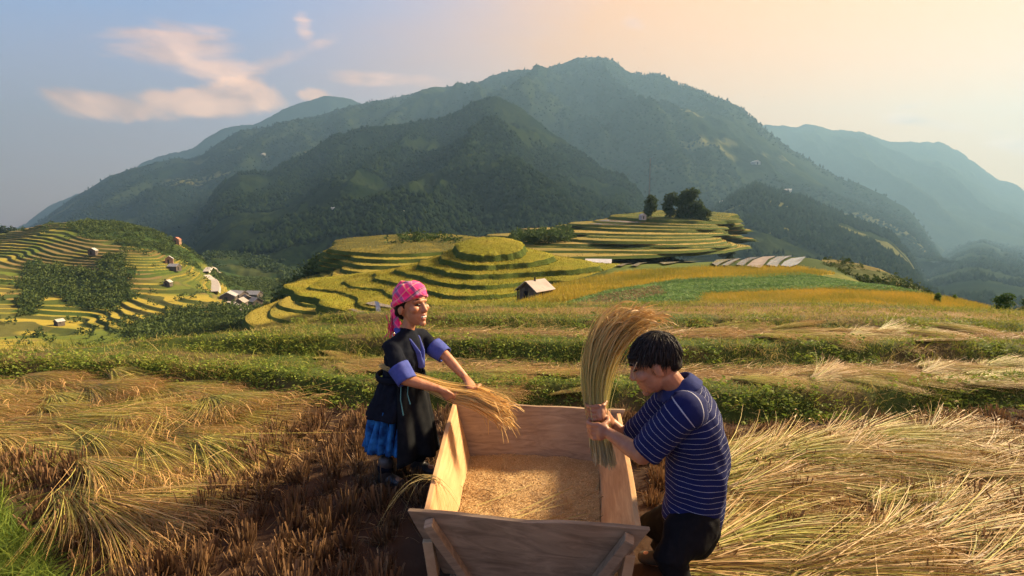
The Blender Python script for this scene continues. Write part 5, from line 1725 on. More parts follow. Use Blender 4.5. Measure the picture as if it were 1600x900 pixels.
def stalks(name, path, rads, n, cols, parent=None, label=None, cat=None, seed=1, width=.0045, tips=None, base=(0, 0, 0), nseg=9, ragged=.10, tipdroop=.0):
    """a bundle: stalks that follow a bent path, spreading by the radius along it"""
    r = np.random.default_rng(seed)
    path = np.array(path, float); rads = np.array(rads, float)
    t_ = np.linspace(0, len(path) - 1, 60)
    rads = np.interp(t_, np.arange(len(path)), rads)
    path = np.stack([np.interp(t_, np.arange(len(path)), path[:, i]) for i in range(3)], 1)
    for _ in range(40):
        path[1:-1] = (path[:-2] + 2 * path[1:-1] + path[2:]) / 4; rads[1:-1] = (rads[:-2] + 2 * rads[1:-1] + rads[2:]) / 4
    m = len(path)
    tt = np.linspace(0, 1, m)
    u = r.normal(0, .5, (n, 2)).clip(-1.25, 1.25)
    t0 = r.uniform(0, ragged, n); t1 = 1 - r.uniform(0, ragged * 2.2, n)
    k = np.linspace(0, 1, nseg + 1)
    T = t0[:, None] + (t1 - t0)[:, None] * k[None]
    C = np.stack([np.interp(T, tt, path[:, i]) for i in range(3)], -1)
    d = unit(path[-1] - path[0])
    s, t = ring_frame(d, (0, 1, 0))
    Rr = np.interp(T, tt, rads)
    wob = r.normal(0, .18, (n, 2))
    Pp = C + s * (Rr * (u[:, :1] + wob[:, :1] * np.sin(k * 4)[None]))[..., None] + t * (Rr * (u[:, 1:] + wob[:, 1:] * np.sin(k * 3 + 1)[None]))[..., None]
    Pp[..., 2] -= tipdroop * (k[None] ** 3) * np.abs(r.normal(1, .5, n))[:, None]
    rnd = unit(np.cross(d, r.normal(size=(n, 3))))
    w = width * r.uniform(.6, 1.3, n)[:, None] * np.where(k > .82, 1.25, 1.0)[None] * np.where(k > .98, .3, 1)[None]
    a, b = Pp - rnd[:, None] * w[..., None] * .5, Pp + rnd[:, None] * w[..., None] * .5
    V = np.stack([a, b], 2).reshape(n, -1, 3)
    nv = 2 * (nseg + 1)
    f = np.array([[2 * q, 2 * q + 1, 2 * q + 3, 2 * q + 2] for q in range(nseg)])
    F = ((np.arange(n) * nv)[:, None, None] + f[None]).reshape(-1, 4)
    c0 = mixcol(cols[0], cols[1], r.random(n)); c1 = mixcol(cols[2], cols[3], r.random(n)); c2 = mixcol(cols[4], cols[5], r.random(n))
    kk = np.repeat(k, 2)[None, :, None]
    Cc = np.where(kk < .5, c0[:, None] * (1 - kk * 2) + c1[:, None] * kk * 2, c1[:, None] * (2 - kk * 2) + c2[:, None] * (kk * 2 - 1))
    me = mesh_np(name, V.reshape(-1, 3) - np.array(base), F, M_straw, Cc.reshape(-1, 3))
    o = link(name, me, parent)
    ends = Pp[:, -1]
    return o, ends, unit(Pp[:, -1] - Pp[:, -2])

def ears_at(ends, dirs, parent, base, seed, n, cols, size=(.05, .11)):
    r = np.random.default_rng(seed)
    i = r.choice(len(ends), n)
    l = r.uniform(*size, n)
    d = dirs[i] + r.normal(0, .3, (n, 3))
    A = blades(ends[i] - dirs[i] * .03 - np.array(base), d, l, r.uniform(.006, .011, n), np.stack([0 * l, 0 * l, -l * r.uniform(.1, .7, n)], 1), mixcol(cols[0], cols[1], r.random(n)), 3, tipw=.3, r=r)
    o = link('ears', mesh_np('ears', A[0], A[1], M_straw, A[2]), parent)
    o['kind'] = 'stuff'
    return o

SKIN_W = skin_mat('skin_weathered', (0.44, 0.21, 0.115), (0.33, 0.135, 0.07))
SKIN_M = skin_mat('skin_tanned', (0.38, 0.18, 0.10), (0.28, 0.115, 0.065))
M_hair = mat('black_hair', (0.010, 0.008, 0.008), rough=0.75, spec=0.15, bump=(200, .6, .006))
M_hairb = mat('black_hair_strands', attr=True, rough=0.55, spec=0.25)
M_dark = mat('dark_eye', (0.02, 0.012, 0.01), rough=0.4)
M_teeth = mat('teeth', (0.72, 0.66, 0.56), rough=0.35)
M_lip = mat('lips', (0.36, 0.12, 0.09), rough=0.5)

def head_shapes(c, f, s, u, k=1.0, smile=0.0):
    """f forward, s to one side, u up; k scales. returns shapes of skull, jaw, nose, ears ..."""
    c = np.array(c, float)
    A = (f, s, u)
    def q(a, b, d): return c + (f * a + s * b + u * d) * k
    sh = [('e', q(-.012, 0, .025), (.100 * k, .077 * k, .098 * k), A), ('e', q(.030, 0, -.035), (.066 * k, .062 * k, .082 * k), A),
          ('e', q(.042, 0, -.078), (.046 * k, .046 * k, .036 * k), A), ('e', q(.074, 0, -.104), (.020 * k, .022 * k, .017 * k), A),
          ('t', [q(.086, 0, .016), q(.098, 0, -.012), q(.106, 0, -.028)], [.0095 * k, .012 * k, .0145 * k]),
          ('e', q(.097, .012, -.033), (.011 * k, .009 * k, .009 * k), A), ('e', q(.097, -.012, -.033), (.011 * k, .009 * k, .009 * k), A),
          ('t', [q(.070, .042, .024), q(.086, .018, .026), q(.086, -.018, .026), q(.070, -.042, .024)], [.012 * k] * 4),
          ('t', [q(.078, .024 + .006 * smile, -.058), q(.094, 0, -.056), q(.078, -.024 - .006 * smile, -.058)], [.008 * k] * 3),
          ('t', [q(.074, .022, -.074), q(.089, 0, -.078 - .004 * smile), q(.074, -.022, -.074)], [.0085 * k] * 3)]
    for b in (1, -1):
        sh.append(('e', q(.060, b * .042, -.022 + .004 * smile), (.030 * k, .026 * k, .024 * k), A))
        sh.append(('e', q(-.012, b * .079, -.012), (.018 * k, .009 * k, .031 * k), (f, s * 1.0 - f * .25 * b, u)))
        sh.append(('e', q(-.018, b * .074, -.034), (.012 * k, .009 * k, .012 * k), A))
    return sh

# ---------------------------------------------------------------- the woman
def build_woman():
    base = np.array((-.80, 3.62, 0.0))
    F = unit(np.array((math.cos(R(-20)), math.sin(R(-20)), 0)))
    S = np.array((F[1], -F[0], 0))                 # towards the camera: her right side
    U = np.array((0, 0, 1.0))
    SB = S.copy()
    def W(f, s, z): return base + F * f + SB * s + U * z
    hc = P(643, 477, 3.60)
    Ff = unit(F + S * .26)
    Fh = unit(Ff + U * .10); Uh = unit(U - Ff * .10)
    S_body, S = S, unit(np.cross(Fh, Uh))
    S = S if np.dot(S, S_body) > 0 else -S
    k = 1.24
    neck = W(.045, 0, 1.08)
    sr, sl = W(.02, .160, 1.025), W(.075, -.160, 1.03)
    er, hr_w = P(630, 592, 3.36), P(684, 607, 3.38)
    el, hl_w = P(692, 552, 3.66), P(727, 590, 3.58)
    cR, cL = P(704, 616, 3.44), P(738, 606, 3.50)
    bdir = unit(P(785, 655, 3.45) - P(640, 590, 3.50))
    sh = [('t', [W(.0, 0, .62), W(.0, 0, .76), W(.03, 0, .92), W(.05, 0, 1.03)], [(.10, .13), (.09, .115), (.095, .13), (.07, .10)], tuple(S)),
          ('t', [neck, hc - Uh * .07 - Fh * .015], [.050, .046]),
          ('t', [W(.04, .09, 1.03), sr, (sr + er) / 2, er], [.05, .050, .046, .040]), ('t', [er, (er * .6 + hr_w * .4), hr_w], [.040, .038, .026]),
          ('t', [W(.06, -.09, 1.03), sl, (sl + el) / 2, el], [.05, .050, .046, .040]), ('t', [el, (el * .6 + hl_w * .4), hl_w], [.040, .038, .026])]
    fr, fl = PG(604, 757), PG(655, 738)
    for hip, foot in ((W(-.02, .07, .62), fr), (W(.02, -.07, .62), fl)):
        kn = (hip + foot + np.array((0, 0, .05))) / 2 + F * .04
        sh.append(('t', [hip, kn, foot + (0, 0, .08)], [.085, .06, .042]))
        sh.append(('t', [foot + U * .045 - F * .03, foot + U * .035 + F * .10], [.04, .036]))
    sh += grip(cR, bdir, hr_w, .030) + grip(cL, bdir, hl_w, .030)
    sh += head_shapes(hc, Fh, S, Uh, k, smile=1.0)
    p = blob('person', sh, .0052, 3, SKIN_W, None, base)
    p.location = base
    tag(p, 'smiling person in pink plaid headscarf and dark tunic swinging a rice bundle into the box', 'person')
    B = dict(parent=p, base=base)
    def q(a, b, d): return hc + (Fh * a + S * b + Uh * d) * k
    # face details
    for b in (1, -1):
        blob('eye', [('t', [q(.074, b * .043, .004), q(.084, b * .030, .008), q(.087, b * .019, .003)], [.0045, .0060, .0048])], .0016, 1, M_dark, **B)
        blob('eyebrow', [('t', [q(.070, b * .050, .030), q(.087, b * .032, .037), q(.093, b * .014, .032)], [.0028, .0042, .003])], .0016, 1, M_hair, **B)
    blob('teeth', [('t', [q(.074, .027, -.055), q(.0925, .010, -.066), q(.0925, -.010, -.066), q(.074, -.027, -.055)], [.005, .0085, .0085, .005])], .0018, 1, M_teeth, **B)
    blob('lip', [('t', [q(.074, .031, -.049), q(.094, .012, -.057), q(.100, 0, -.057), q(.094, -.012, -.057), q(.074, -.031, -.049)], [.003, .0045, .005, .0045, .003]),
                 ('t', [q(.072, .030, -.052), q(.090, .012, -.078), q(.095, 0, -.080), q(.090, -.012, -.078), q(.072, -.030, -.052)], [.003, .0045, .005, .0045, .003])], .0018, 1, M_lip, **B)
    blob('hair', [('e', q(-.028, 0, .018), (.098 * k, .084 * k, .078 * k), (Fh, S, Uh)), ('t', [q(.035, .073, .040), q(-.02, .083, .010), q(-.055, .062, -.040)], [.014, .018, .022]),
                  ('t', [q(.035, -.073, .040), q(-.02, -.083, .010), q(-.055, -.062, -.040)], [.014, .018, .022]), ('e', q(-.068, 0, -.045), (.040, .058, .050), (Fh, S, Uh))], .006, 4, M_hair, **B)
    # headscarf: pink plaid, knotted at the back with hanging ends
    M_scarf = bpy.data.materials.new('pink_plaid')
    M_scarf.use_nodes = True
    nt = M_scarf.node_tree
    bs = nt.nodes['Principled BSDF']
    bs.inputs['Roughness'].default_value = .85
    bs.inputs['Sheen Weight'].default_value = .2
    tc = nt.nodes.new('ShaderNodeTexCoord')
    mp = nt.nodes.new('ShaderNodeMapping')
    mp.inputs['Rotation'].default_value = (.3, .75, .25)
    nt.links.new(tc.outputs['Object'], mp.inputs[0])
    sp = nt.nodes.new('ShaderNodeSeparateXYZ'); nt.links.new(mp.outputs[0], sp.inputs[0])
    def mth(op, a, b=0.0):
        n = nt.nodes.new('ShaderNodeMath'); n.operation = op
        for i, v in enumerate((a, b)):
            if isinstance(v, (int, float)): n.inputs[i].default_value = v
            else: nt.links.new(v, n.inputs[i])
        return n.outputs[0]
    def line(axis, period, ph, wd):
        fr_ = mth('FRACT', mth('ADD', mth('DIVIDE', sp.outputs[axis], period), ph))
        return mth('LESS_THAN', mth('ABSOLUTE', mth('SUBTRACT', fr_, .5)), wd)
    colr = None
    prev = (0.88, 0.012, 0.17, 1)
    def over(fac, rgb, amt):
        nonlocal colr
        mx = nt.nodes.new('ShaderNodeMix'); mx.data_type = 'RGBA'
        nt.links.new(mth('MULTIPLY', fac, amt), mx.inputs[0])
        if colr is None: mx.inputs[6].default_value = prev
        else: nt.links.new(colr, mx.inputs[6])
        mx.inputs[7].default_value = (*rgb, 1)
        colr = mx.outputs[2]
    over(line(0, .105, .1, .10), (0.12, 0.07, 0.22), .65)
    over(line(2, .120, .35, .09), (0.07, 0.16, 0.26), .6)
    over(line(0, .105, .45, .030), (0.75, 0.42, 0.16), .6)
    over(line(2, .120, .86, .028), (0.85, 0.42, 0.25), .55)
    over(line(2, .120, .30, .022), (0.02, 0.02, 0.04), .8)
    over(line(0, .105, .98, .022), (0.80, 0.45, 0.50), .35)
    nt.links.new(colr, bs.inputs['Base Color'])
    pb = bpy.data.materials.new('pink_fringe'); pb.use_nodes = True
    pb.node_tree.nodes['Principled BSDF'].inputs['Base Color'].default_value = (0.72, 0.015, 0.14, 1)
    pb.node_tree.nodes['Principled BSDF'].inputs['Roughness'].default_value = .9
    knot = q(-.105, .015, .012)
    sc = blob('headscarf', [('e', q(-.010, 0, .066), (.110 * k, .091 * k, .072 * k), (unit(Fh + Uh * .25), S, unit(Uh - Fh * .25))),
                            ('t', [q(.080, .034, .060), q(.040, .083, .042), q(-.030, .096, .022), q(-.090, .05, .010), knot], [.016, .016, .020, .024, .024]),
                            ('t', [q(.080, .034, .060), q(.096, 0, .064), q(.080, -.034, .060), q(.040, -.083, .042), q(-.030, -.096, .022), q(-.090, -.05, .010)], [.016, .016, .016, .016, .020, .024]),
                            ('t', [q(.03, .02, .128), q(-.03, .03, .136), q(-.085, .03, .095)], [.013, .016, .016]), ('e', knot, (.034, .034, .032))], .006, 3, M_scarf, **B)
    displace(sc.data, .006, 28, 2)
    tl = blob('scarf_tail', [('t', [knot, knot - Fh * .030 - U * .06, knot - Fh * .022 - U * .13, knot - Fh * .040 - U * .20], [(.030, .016), (.038, .015), (.036, .013), (.030, .010)], tuple(S)),
                             ('t', [knot, knot + S * .02 - U * .05, knot + Fh * .02 + S * .03 - U * .12, knot + Fh * .045 + S * .03 - U * .175], [(.028, .014), (.034, .014), (.032, .012), (.024, .009)], tuple(S))], .0055, 2, M_scarf, **B)
    displace(tl.data, .007, 40, 5, (1, 1, .3))
    r = np.random.default_rng(3)
    n = 90
    b0 = (knot - Fh * .035 - U * .13)[None] + np.outer(r.normal(0, .022, n), S) + np.outer(r.normal(0, .012, n), F) - np.outer(r.uniform(-.06, .06, n), U)
    A = blades(b0 - base, np.tile(-U, (n, 1)) + r.normal(0, .25, (n, 3)), r.uniform(.05, .13, n), .006, r.normal(0, .01, (n, 3)), np.tile((.7, .02, .15), (n, 1)), 3, tipw=.7, r=r)
    link('scarf_fringe', mesh_np('scarf_fringe', A[0], A[1], pb, None), p)['kind'] = 'stuff'
    S = S_body
    # tunic (jacket) with black sleeves
    M_blk = fabric('black_cotton', (0.006, 0.008, 0.014), (0.012, 0.014, 0.022), 30)
    M_blue = fabric('indigo_cotton', (0.055, 0.075, 0.26), (0.085, 0.10, 0.34), 40)
    M_batik = mat('batik_indigo', (0.008, 0.030, 0.11), rough=.9, spec=.1, noise=(16, 1.0, (0.025, 0.16, 0.42), 8), bump=(120, .2, .004))
    M_teal = mat('teal_cord', (0.10, 0.26, 0.25), rough=.8)
    mr, ml = sr * .42 + er * .58, sl * .42 + el * .58
    jk = blob('tunic', [('t', [W(-.01, 0, .60), W(-.01, 0, .70), W(.0, 0, .78), W(.025, 0, .92), W(.045, 0, 1.00), W(.05, 0, 1.06), W(.05, 0, 1.105)], [(.160, .185), (.150, .178), (.128, .158), (.138, .172), (.118, .160), (.085, .110), (.056, .066)], tuple(S)),
                        ('t', [W(.045, .045, 1.075), sr, (sr + er) / 2, mr], [.056, .066, .064, .060]), ('t', [W(.055, -.045, 1.075), sl, (sl + el) / 2 - U * .01, ml], [.056, .066, .062, .058])], .009, 4, M_blk, **B)
    displace(jk.data, .010, 11, 4, (1, 1, .6)); displace(jk.data, .004, 30, 9, (1, 1, .5))
    # blue cuffs
    def cuff(a, b, r0, r1):
        d = unit(b - a); s, t = ring_frame(d)
        rings = [(a + (b - a) * q_, s * (r0 + (r1 - r0) * q_), t * (r0 + (r1 - r0) * q_)) for q_ in (0, .25, .5, .75, 1)]
        return loft('cuff', rings, M_blue, p, base, nu=32, amp=.10, wr=(8, 6), seed=a[0], thick=.006)
    cuff(sr * .40 + er * .60, er * 1.05 - sr * .05 + (hr_w - er) * .10, .067, .060)
    cuff(sl * .45 + el * .55, el + (hl_w - el) * .08, .065, .056)
    # blue collar bands crossing on the chest
    cb = W(.10, .0, .90)
    blob('collar', [('t', [W(-.03, 0, 1.125), W(.02, .062, 1.105), W(.10, .058, 1.05), W(.155, .035, .97), W(.165, .01, .86)], [(.012, .028)] * 5, tuple(F)),
                    ('t', [W(-.03, 0, 1.125), W(.02, -.062, 1.105), W(.10, -.05, 1.05), W(.155, -.015, .97), W(.168, .01, .86)], [(.012, .030)] * 5, tuple(F))], .006, 2, M_blue, **B)
    ring = [W(.03 + .095 * math.cos(t), .062 * math.sin(t), 1.085 - .055 * (1 + math.cos(t))) for t in np.linspace(0, 2 * math.pi, 18)]
    M_silver = mat('silver_wire', (0.62, 0.60, 0.56), rough=.3, metallic=1.0)
    blob('necklace', [('t', ring, [.0035] * 18)], .0022, 0, M_silver, **B)
    # skirt: pleated indigo with a black apron in front
    def skirt_rings(z0, z1, s0, s1, f0, f1, c0, c1, n=14):
        out = []
        for i in range(n):
            t = i / (n - 1)
            out.append((W(c0 + (c1 - c0) * t, 0, z0 + (z1 - z0) * t), S * (s0 + (s1 - s0) * t ** .8), F * (f0 + (f1 - f0) * t ** .8)))
        return out
    sk = loft('skirt', skirt_rings(.58, .25, .172, .205, .158, .195, -.035, -.070), M_batik, p, base, nu=96, amp=.34, wr=(22, .7), seed=4, thick=.006)
    up = loft('tunic_skirt', skirt_rings(.78, .50, .140, .222, .112, .208, -.005, -.042), M_blk, p, base, nu=72, amp=.16, wr=(14, 1.2), seed=4.3, thick=.006)
    # apron: an open sheet over the front half
    nu, nv = 46, 20
    th = np.linspace(R(-78), R(66), nu)
    rows = []
    for i in range(nv):
        t = i / (nv - 1)
        z = .80 - .60 * t
        rs, rf = .178 + .085 * t ** .8, .150 + .105 * t ** .8
        fold = 1 + .09 * t * np.sin(th * 7 + 1.1) + .03 * np.sin(th * 13 + 5 * t)
        rows.append(np.stack([W(.0 - .01 * t, 0, z)] * nu) + (np.outer(np.cos(th) * rf * fold, F) + np.outer(np.sin(th) * rs * fold, S)) + np.outer(.03 * t * np.sin(th * 3), U))
    ap = link('apron', mesh_np('apron', np.concatenate(rows) - base, grid_faces(nv, nu), fabric('apron_black', (0.008, 0.009, 0.011), (0.018, 0.018, 0.019), 25), None, True), p)
    m = ap.modifiers.new('solid', 'SOLIDIFY'); m.thickness = .006
    blob('sash', [('t', [W(-.01 + .165 * math.cos(t), .178 * math.sin(t), .785) for t in np.linspace(0, 2 * math.pi, 26)], [(.012, .026)] * 26)], .007, 2, M_blk, **B)
    for o_, l_ in ((.0, .20), (.045, .12)):
        a = W(.095 + o_, .165 - o_ * .4, .77)
        blob('sash_tie', [('t', [a, a - U * l_ * .5 + F * .012 + S * .03, a - U * l_ + F * .04 + S * .045], [.004, .004, .005])], .003, 0, M_teal, **B)
    # leggings and rubber boots
    lg = []
    bt = []
    for hip, foot in ((W(-.02, .07, .55), fr), (W(.02, -.07, .55), fl)):
        kn = (hip + foot) / 2 + F * .03
        lg.append(('t', [hip, kn, foot + (0, 0, .14)], [.095, .078, .062]))
        bt += [('t', [foot + U * .17, foot + U * .05 - F * .01], [.058, .046]), ('t', [foot + U * .042 - F * .035, foot + U * .045 + F * .04, foot + U * .032 + F * .115], [(.040, .040), (.044, .040), (.040, .030)])]
    displace(blob('leggings', lg, .009, 3, M_blk, **B).data, .007, 22, 8)
    M_boot = mat('rubber_boot', (0.02, 0.023, 0.028), rough=.45, spec=.5, noise=(20, .8, (0.075, 0.05, 0.035), 5))
    for i in (0, 2):
        blob('boot', bt[i:i + 2], .006, 2, M_boot, **B)
    # the bundle she swings
    bp = [P(592, 570, 3.50), P(640, 588, 3.46), cR, cL * .5 + P(742, 628, 3.44) * .5, P(768, 633, 3.42), P(802, 649, 3.38)]
    G = ((0.50, 0.37, 0.14), (0.70, 0.52, 0.23), (0.60, 0.40, 0.13), (0.74, 0.50, 0.19), (0.62, 0.36, 0.11), (0.76, 0.49, 0.18))
    o, e, d = stalks('rice_bundle', bp, [.012, .022, .044, .066, .082, .100], 720, G, seed=21, width=.0042, base=base, ragged=.16, nseg=9, tipdroop=.0)
    o.location = base
    tag(o, 'golden rice stalks held over the box corner by the person in pink headscarf', 'rice bundle')
    ears_at(e, d, o, base, 4, 240, ((0.46, 0.27, 0.08), (0.60, 0.40, 0.15)))
build_woman()

# ---------------------------------------------------------------- the man
def build_man():
    base = np.array((.90, 2.36, 0.0))
    F = unit(np.array((-.96, .28, 0)))
    S = np.array((F[1], -F[0], 0)) * -1           # towards the camera: his left side
    if S[1] > 0: S = -S
    U = np.array((0, 0, 1.0))
    k = 1.12
    hc = P(1022, 568, 2.34)
    tl = R(24)
    Fh = F * math.cos(tl) - U * math.sin(tl); Uh = U * math.cos(tl) + F * math.sin(tl)
    def q(a, b, d): return hc + (Fh * a + S * b + Uh * d) * k
    nk = P(1064, 606, 2.36)
    chest, mid, waist, pelv = P(1083, 655, 2.37), P(1087, 700, 2.38), P(1087, 750, 2.38), P(1082, 805, 2.40)
    sL, sR = P(1072, 640, 2.20), P(1050, 625, 2.53)
    eL, wL = P(1003, 712, 2.30), P(950, 676, 2.50)
    eR, wR = P(985, 690, 2.68), P(955, 660, 2.68)
    bax = unit(P(925, 600, 2.64) - P(945, 722, 2.62))
    cL, cR = P(936, 668, 2.56), P(932, 640, 2.63)
    hipL, hipR = P(1085, 815, 2.30), P(1070, 812, 2.48)
    knL, knR = np.array((.735, 2.20, .33)), P(1022, 822, 2.62)
    ftL, ftR = np.array((.82, 2.16, .0)), np.array((.86, 2.60, .0))
    sh = [('t', [pelv, waist, mid, chest, nk - U * .05], [(.10, .14), (.10, .13), (.105, .14), (.095, .14), (.055, .06)], tuple(S)),
          ('t', [nk - U * .03, q(-.03, 0, -.07)], [.058, .055]),
          ('t', [chest + S * .08 + U * .05, sL, (sL + eL) / 2, eL], [.06, .062, .052, .043]), ('t', [eL, eL * .65 + wL * .35, wL], [.043, .043, .028]),
          ('t', [chest - S * .08 + U * .05, sR, (sR + eR) / 2, eR], [.06, .062, .052, .043]), ('t', [eR, eR * .65 + wR * .35, wR], [.043, .043, .028]),
          ('t', [hipL, knL, ftL + U * .07], [.085, .062, .042]), ('t', [hipR, knR, ftR + U * .07], [.085, .062, .042]),
          ('t', [ftL + U * .04 - F * .04, ftL + U * .035 + F * .12], [.04, .034]), ('t', [ftR + U * .04 - F * .04, ftR + U * .035 + F * .12], [.04, .034])]
    sh += grip(cL, bax, wL, .046, .0118) + grip(cR, bax, wR, .044, .0105)
    sh += head_shapes(hc, Fh, S, Uh, k)
    p = blob('person', sh, .0050, 3, SKIN_M, None, base)
    p.location = base
    tag(p, 'person with short black hair in navy striped polo shirt bending over the box', 'person')
    B = dict(parent=p, base=base)
    for b in (1, -1):
        blob('eye', [('t', [q(.072, b * .042, .006), q(.085, b * .030, .004), q(.089, b * .018, .002)], [.003, .0045, .003])], .0016, 1, M_dark, **B)
        blob('eyebrow', [('t', [q(.070, b * .052, .026), q(.089, b * .032, .034), q(.095, b * .012, .030)], [.003, .005, .0035])], .0016, 1, M_hair, **B)
    blob('lip', [('t', [q(.078, .024, -.061), q(.094, 0, -.058), q(.078, -.024, -.061)], [.004, .0058, .004]), ('t', [q(.076, .022, -.070), q(.092, 0, -.074), q(.076, -.022, -.070)], [.004, .006, .004])], .0018, 1, M_lip, **B)
    hr = blob('hair', [('e', q(-.022, 0, .042), (.104 * k, .084 * k, .090 * k), (Fh, S, Uh)), ('e', q(-.072, 0, -.004), (.048, .072, .062), (Fh, S, Uh)),
                       ('t', [q(.048, .056, .056), q(.076, .030, .058), q(.082, 0, .060), q(.076, -.030, .058), q(.048, -.056, .056)], [.013] * 5),
                       ], .0055, 5, M_hair, **B)
    displace(hr.data, .006, 30, 3)
    # strands lying over the head so that the outline is not smooth
    r = np.random.default_rng(9)
    n = 5200
    v = unit(r.normal(size=(n, 3)))
    v[:, 2] = np.abs(v[:, 2]) * 1.0 - .35 * (v[:, 0] < .1)
    v = unit(v)
    loc = np.stack([v[:, 0] * .104 - .022, v[:, 1] * .085, v[:, 2] * .090 + .042], 1) * k
    bp0 = hc + loc[:, :1] * Fh + loc[:, 1:2] * S + loc[:, 2:] * Uh
    nrm = unit(v[:, :1] * Fh + v[:, 1:2] * S + v[:, 2:] * Uh)
    crown = q(-.07, 0, .12)
    tang = bp0 - crown; tang = unit(tang - nrm * (tang * nrm).sum(1, keepdims=True))
    l = r.uniform(.030, .060, n)
    A = blades(bp0 - base - nrm * .004, tang + nrm * r.uniform(.05, .35, n)[:, None] + r.normal(0, .15, (n, 3)), l, .0035, -nrm * (l * .3)[:, None] - U * (l * .25)[:, None], mixcol((.006, .005, .005), (.045, .034, .027), r.random(n) ** 2), 3, r=r)  # some strands coloured lighter to stand in for the sheen of the hair
    link('hair_strands', mesh_np('hair_strands', A[0], A[1], M_hairb, A[2]), hr)['kind'] = 'stuff'
    # striped polo shirt
    M_sh = bpy.data.materials.new('navy_striped_knit')
    M_sh.use_nodes = True
    nt = M_sh.node_tree
    bs = nt.nodes['Principled BSDF']
    bs.inputs['Roughness'].default_value = .85
    bs.inputs['Specular IOR Level'].default_value = .1
    at = nt.nodes.new('ShaderNodeAttribute'); at.attribute_name = 'run'
    d1 = nt.nodes.new('ShaderNodeMath'); d1.operation = 'DIVIDE'; nt.links.new(at.outputs['Fac'], d1.inputs[0]); d1.inputs[1].default_value = .0285
    fr = nt.nodes.new('ShaderNodeMath'); fr.operation = 'FRACT'; nt.links.new(d1.outputs[0], fr.inputs[0])
    lt = nt.nodes.new('ShaderNodeMath'); lt.operation = 'LESS_THAN'; nt.links.new(fr.outputs[0], lt.inputs[0]); lt.inputs[1].default_value = .07
    nz = nt.nodes.new('ShaderNodeTexNoise'); nz.inputs['Scale'].default_value = 30
    tcn = nt.nodes.new('ShaderNodeTexCoord'); nt.links.new(tcn.outputs['Object'], nz.inputs[0])
    m0 = nt.nodes.new('ShaderNodeMix'); m0.data_type = 'RGBA'
    m0.inputs[6].default_value = (0.006, 0.010, 0.055, 1); m0.inputs[7].default_value = (0.012, 0.017, 0.080, 1)
    nt.links.new(nz.outputs['Fac'], m0.inputs[0])
    m1 = nt.nodes.new('ShaderNodeMix'); m1.data_type = 'RGBA'
    nt.links.new(lt.outputs[0], m1.inputs[0]); nt.links.new(m0.outputs[2], m1.inputs[6]); m1.inputs[7].default_value = (0.30, 0.31, 0.37, 1)
    nt.links.new(m1.outputs[2], bs.inputs['Base Color'])
    bpn = nt.nodes.new('ShaderNodeBump'); bpn.inputs['Strength'].default_value = .3; bpn.inputs['Distance'].default_value = .004
    nz2 = nt.nodes.new('ShaderNodeTexNoise'); nz2.inputs['Scale'].default_value = 60; nt.links.new(tcn.outputs['Object'], nz2.inputs[0])
    nt.links.new(nz2.outputs['Fac'], bpn.inputs['Height']); nt.links.new(bpn.outputs[0], bs.inputs['Normal'])
    keyc = [P(1080, 806, 2.39), P(1085, 770, 2.385), P(1089, 725, 2.38), P(1088, 690, 2.375), P(1084, 662, 2.37), P(1079, 640, 2.365), P(1072, 622, 2.36), P(1066, 607, 2.36)]
    fr_r = [.138, .144, .146, .143, .134, .120, .098, .066]
    sd_r = [.165, .165, .168, .175, .182, .182, .145, .068]
    def res(a, n):
        t = np.linspace(0, len(a) - 1, n); i = np.minimum(t.astype(int), len(a) - 2); f = t - i
        a = np.array(a, float)
        return a[i] * (1 - f)[:, None] + a[i + 1] * f[:, None] if a.ndim > 1 else a[i] * (1 - f) + a[i + 1] * f
    n = 40
    cs, fs, ss = res(keyc, n), res(fr_r, n), res(sd_r, n)
    run = np.concatenate([[0], np.cumsum(np.sqrt(np.linalg.norm(np.diff(cs, axis=0), axis=1) ** 2 + np.diff(ss) ** 2))])
    rings = []
    for i in range(n):
        d = unit(cs[min(i + 2, n - 1)] - cs[max(i - 2, 0)])
        f_ = unit(F - d * np.dot(F, d)); s_ = np.cross(f_, d)
        rings.append((cs[i], s_ * ss[i], f_ * fs[i]))
    st = loft('shirt', rings, M_sh, p, base, nu=64, attr=run, amp=.10, wr=(7, 2.2), seed=2, thick=.004)
    def sleeve(a, b, c_, r0, r1, nm):
        pts = res([a, a * .5 + b * .5, b, b * .35 + c_ * .65, b * .12 + c_ * .88], 18)
        rr = res([r0 * .9, r0, r0, (r0 + r1) / 2, r1], 18)
        rn = .021 + np.concatenate([[0], np.cumsum(np.linalg.norm(np.diff(pts, axis=0), axis=1))])
        rg = []
        for i in range(18):
            d = unit(pts[min(i + 1, 17)] - pts[max(i - 1, 0)]); s_, t_ = ring_frame(d)
            rg.append((pts[i], s_ * rr[i], t_ * rr[i] * 1.05))
        loft('sleeve', rg, M_sh, st, base, nu=36, attr=rn, amp=.12, wr=(6, 3), seed=nm, thick=.004)
    sleeve(chest + S * .07 + U * .055, sL + U * .005, eL, .077, .068, 1.0)
    sleeve(chest - S * .07 + U * .055, sR + U * .005, eR, .077, .068, 3.0)
    M_navy = fabric('navy_collar', (0.022, 0.03, 0.10), (0.035, 0.045, 0.14), 40)
    ax = unit(U * .88 + F * .42)
    fa = unit(F - ax * np.dot(F, ax)); sa_ = np.cross(fa, ax)
    cc = nk + F * .012
    loft('collar', [(cc + ax * h_ - fa * (.0 if h_ > 0 else .0), sa_ * r_, fa * (r_ * 1.02)) for h_, r_ in ((.020, .060), (.040, .066), (.044, .072), (.030, .082), (.004, .096), (-.018, .108))], M_navy, p, base, nu=40, amp=.05, seed=6, thick=.004)
    # dark trousers, shoes
    M_tr = fabric('charcoal_trousers', (0.006, 0.006, 0.007), (0.011, 0.010, 0.011), 30)
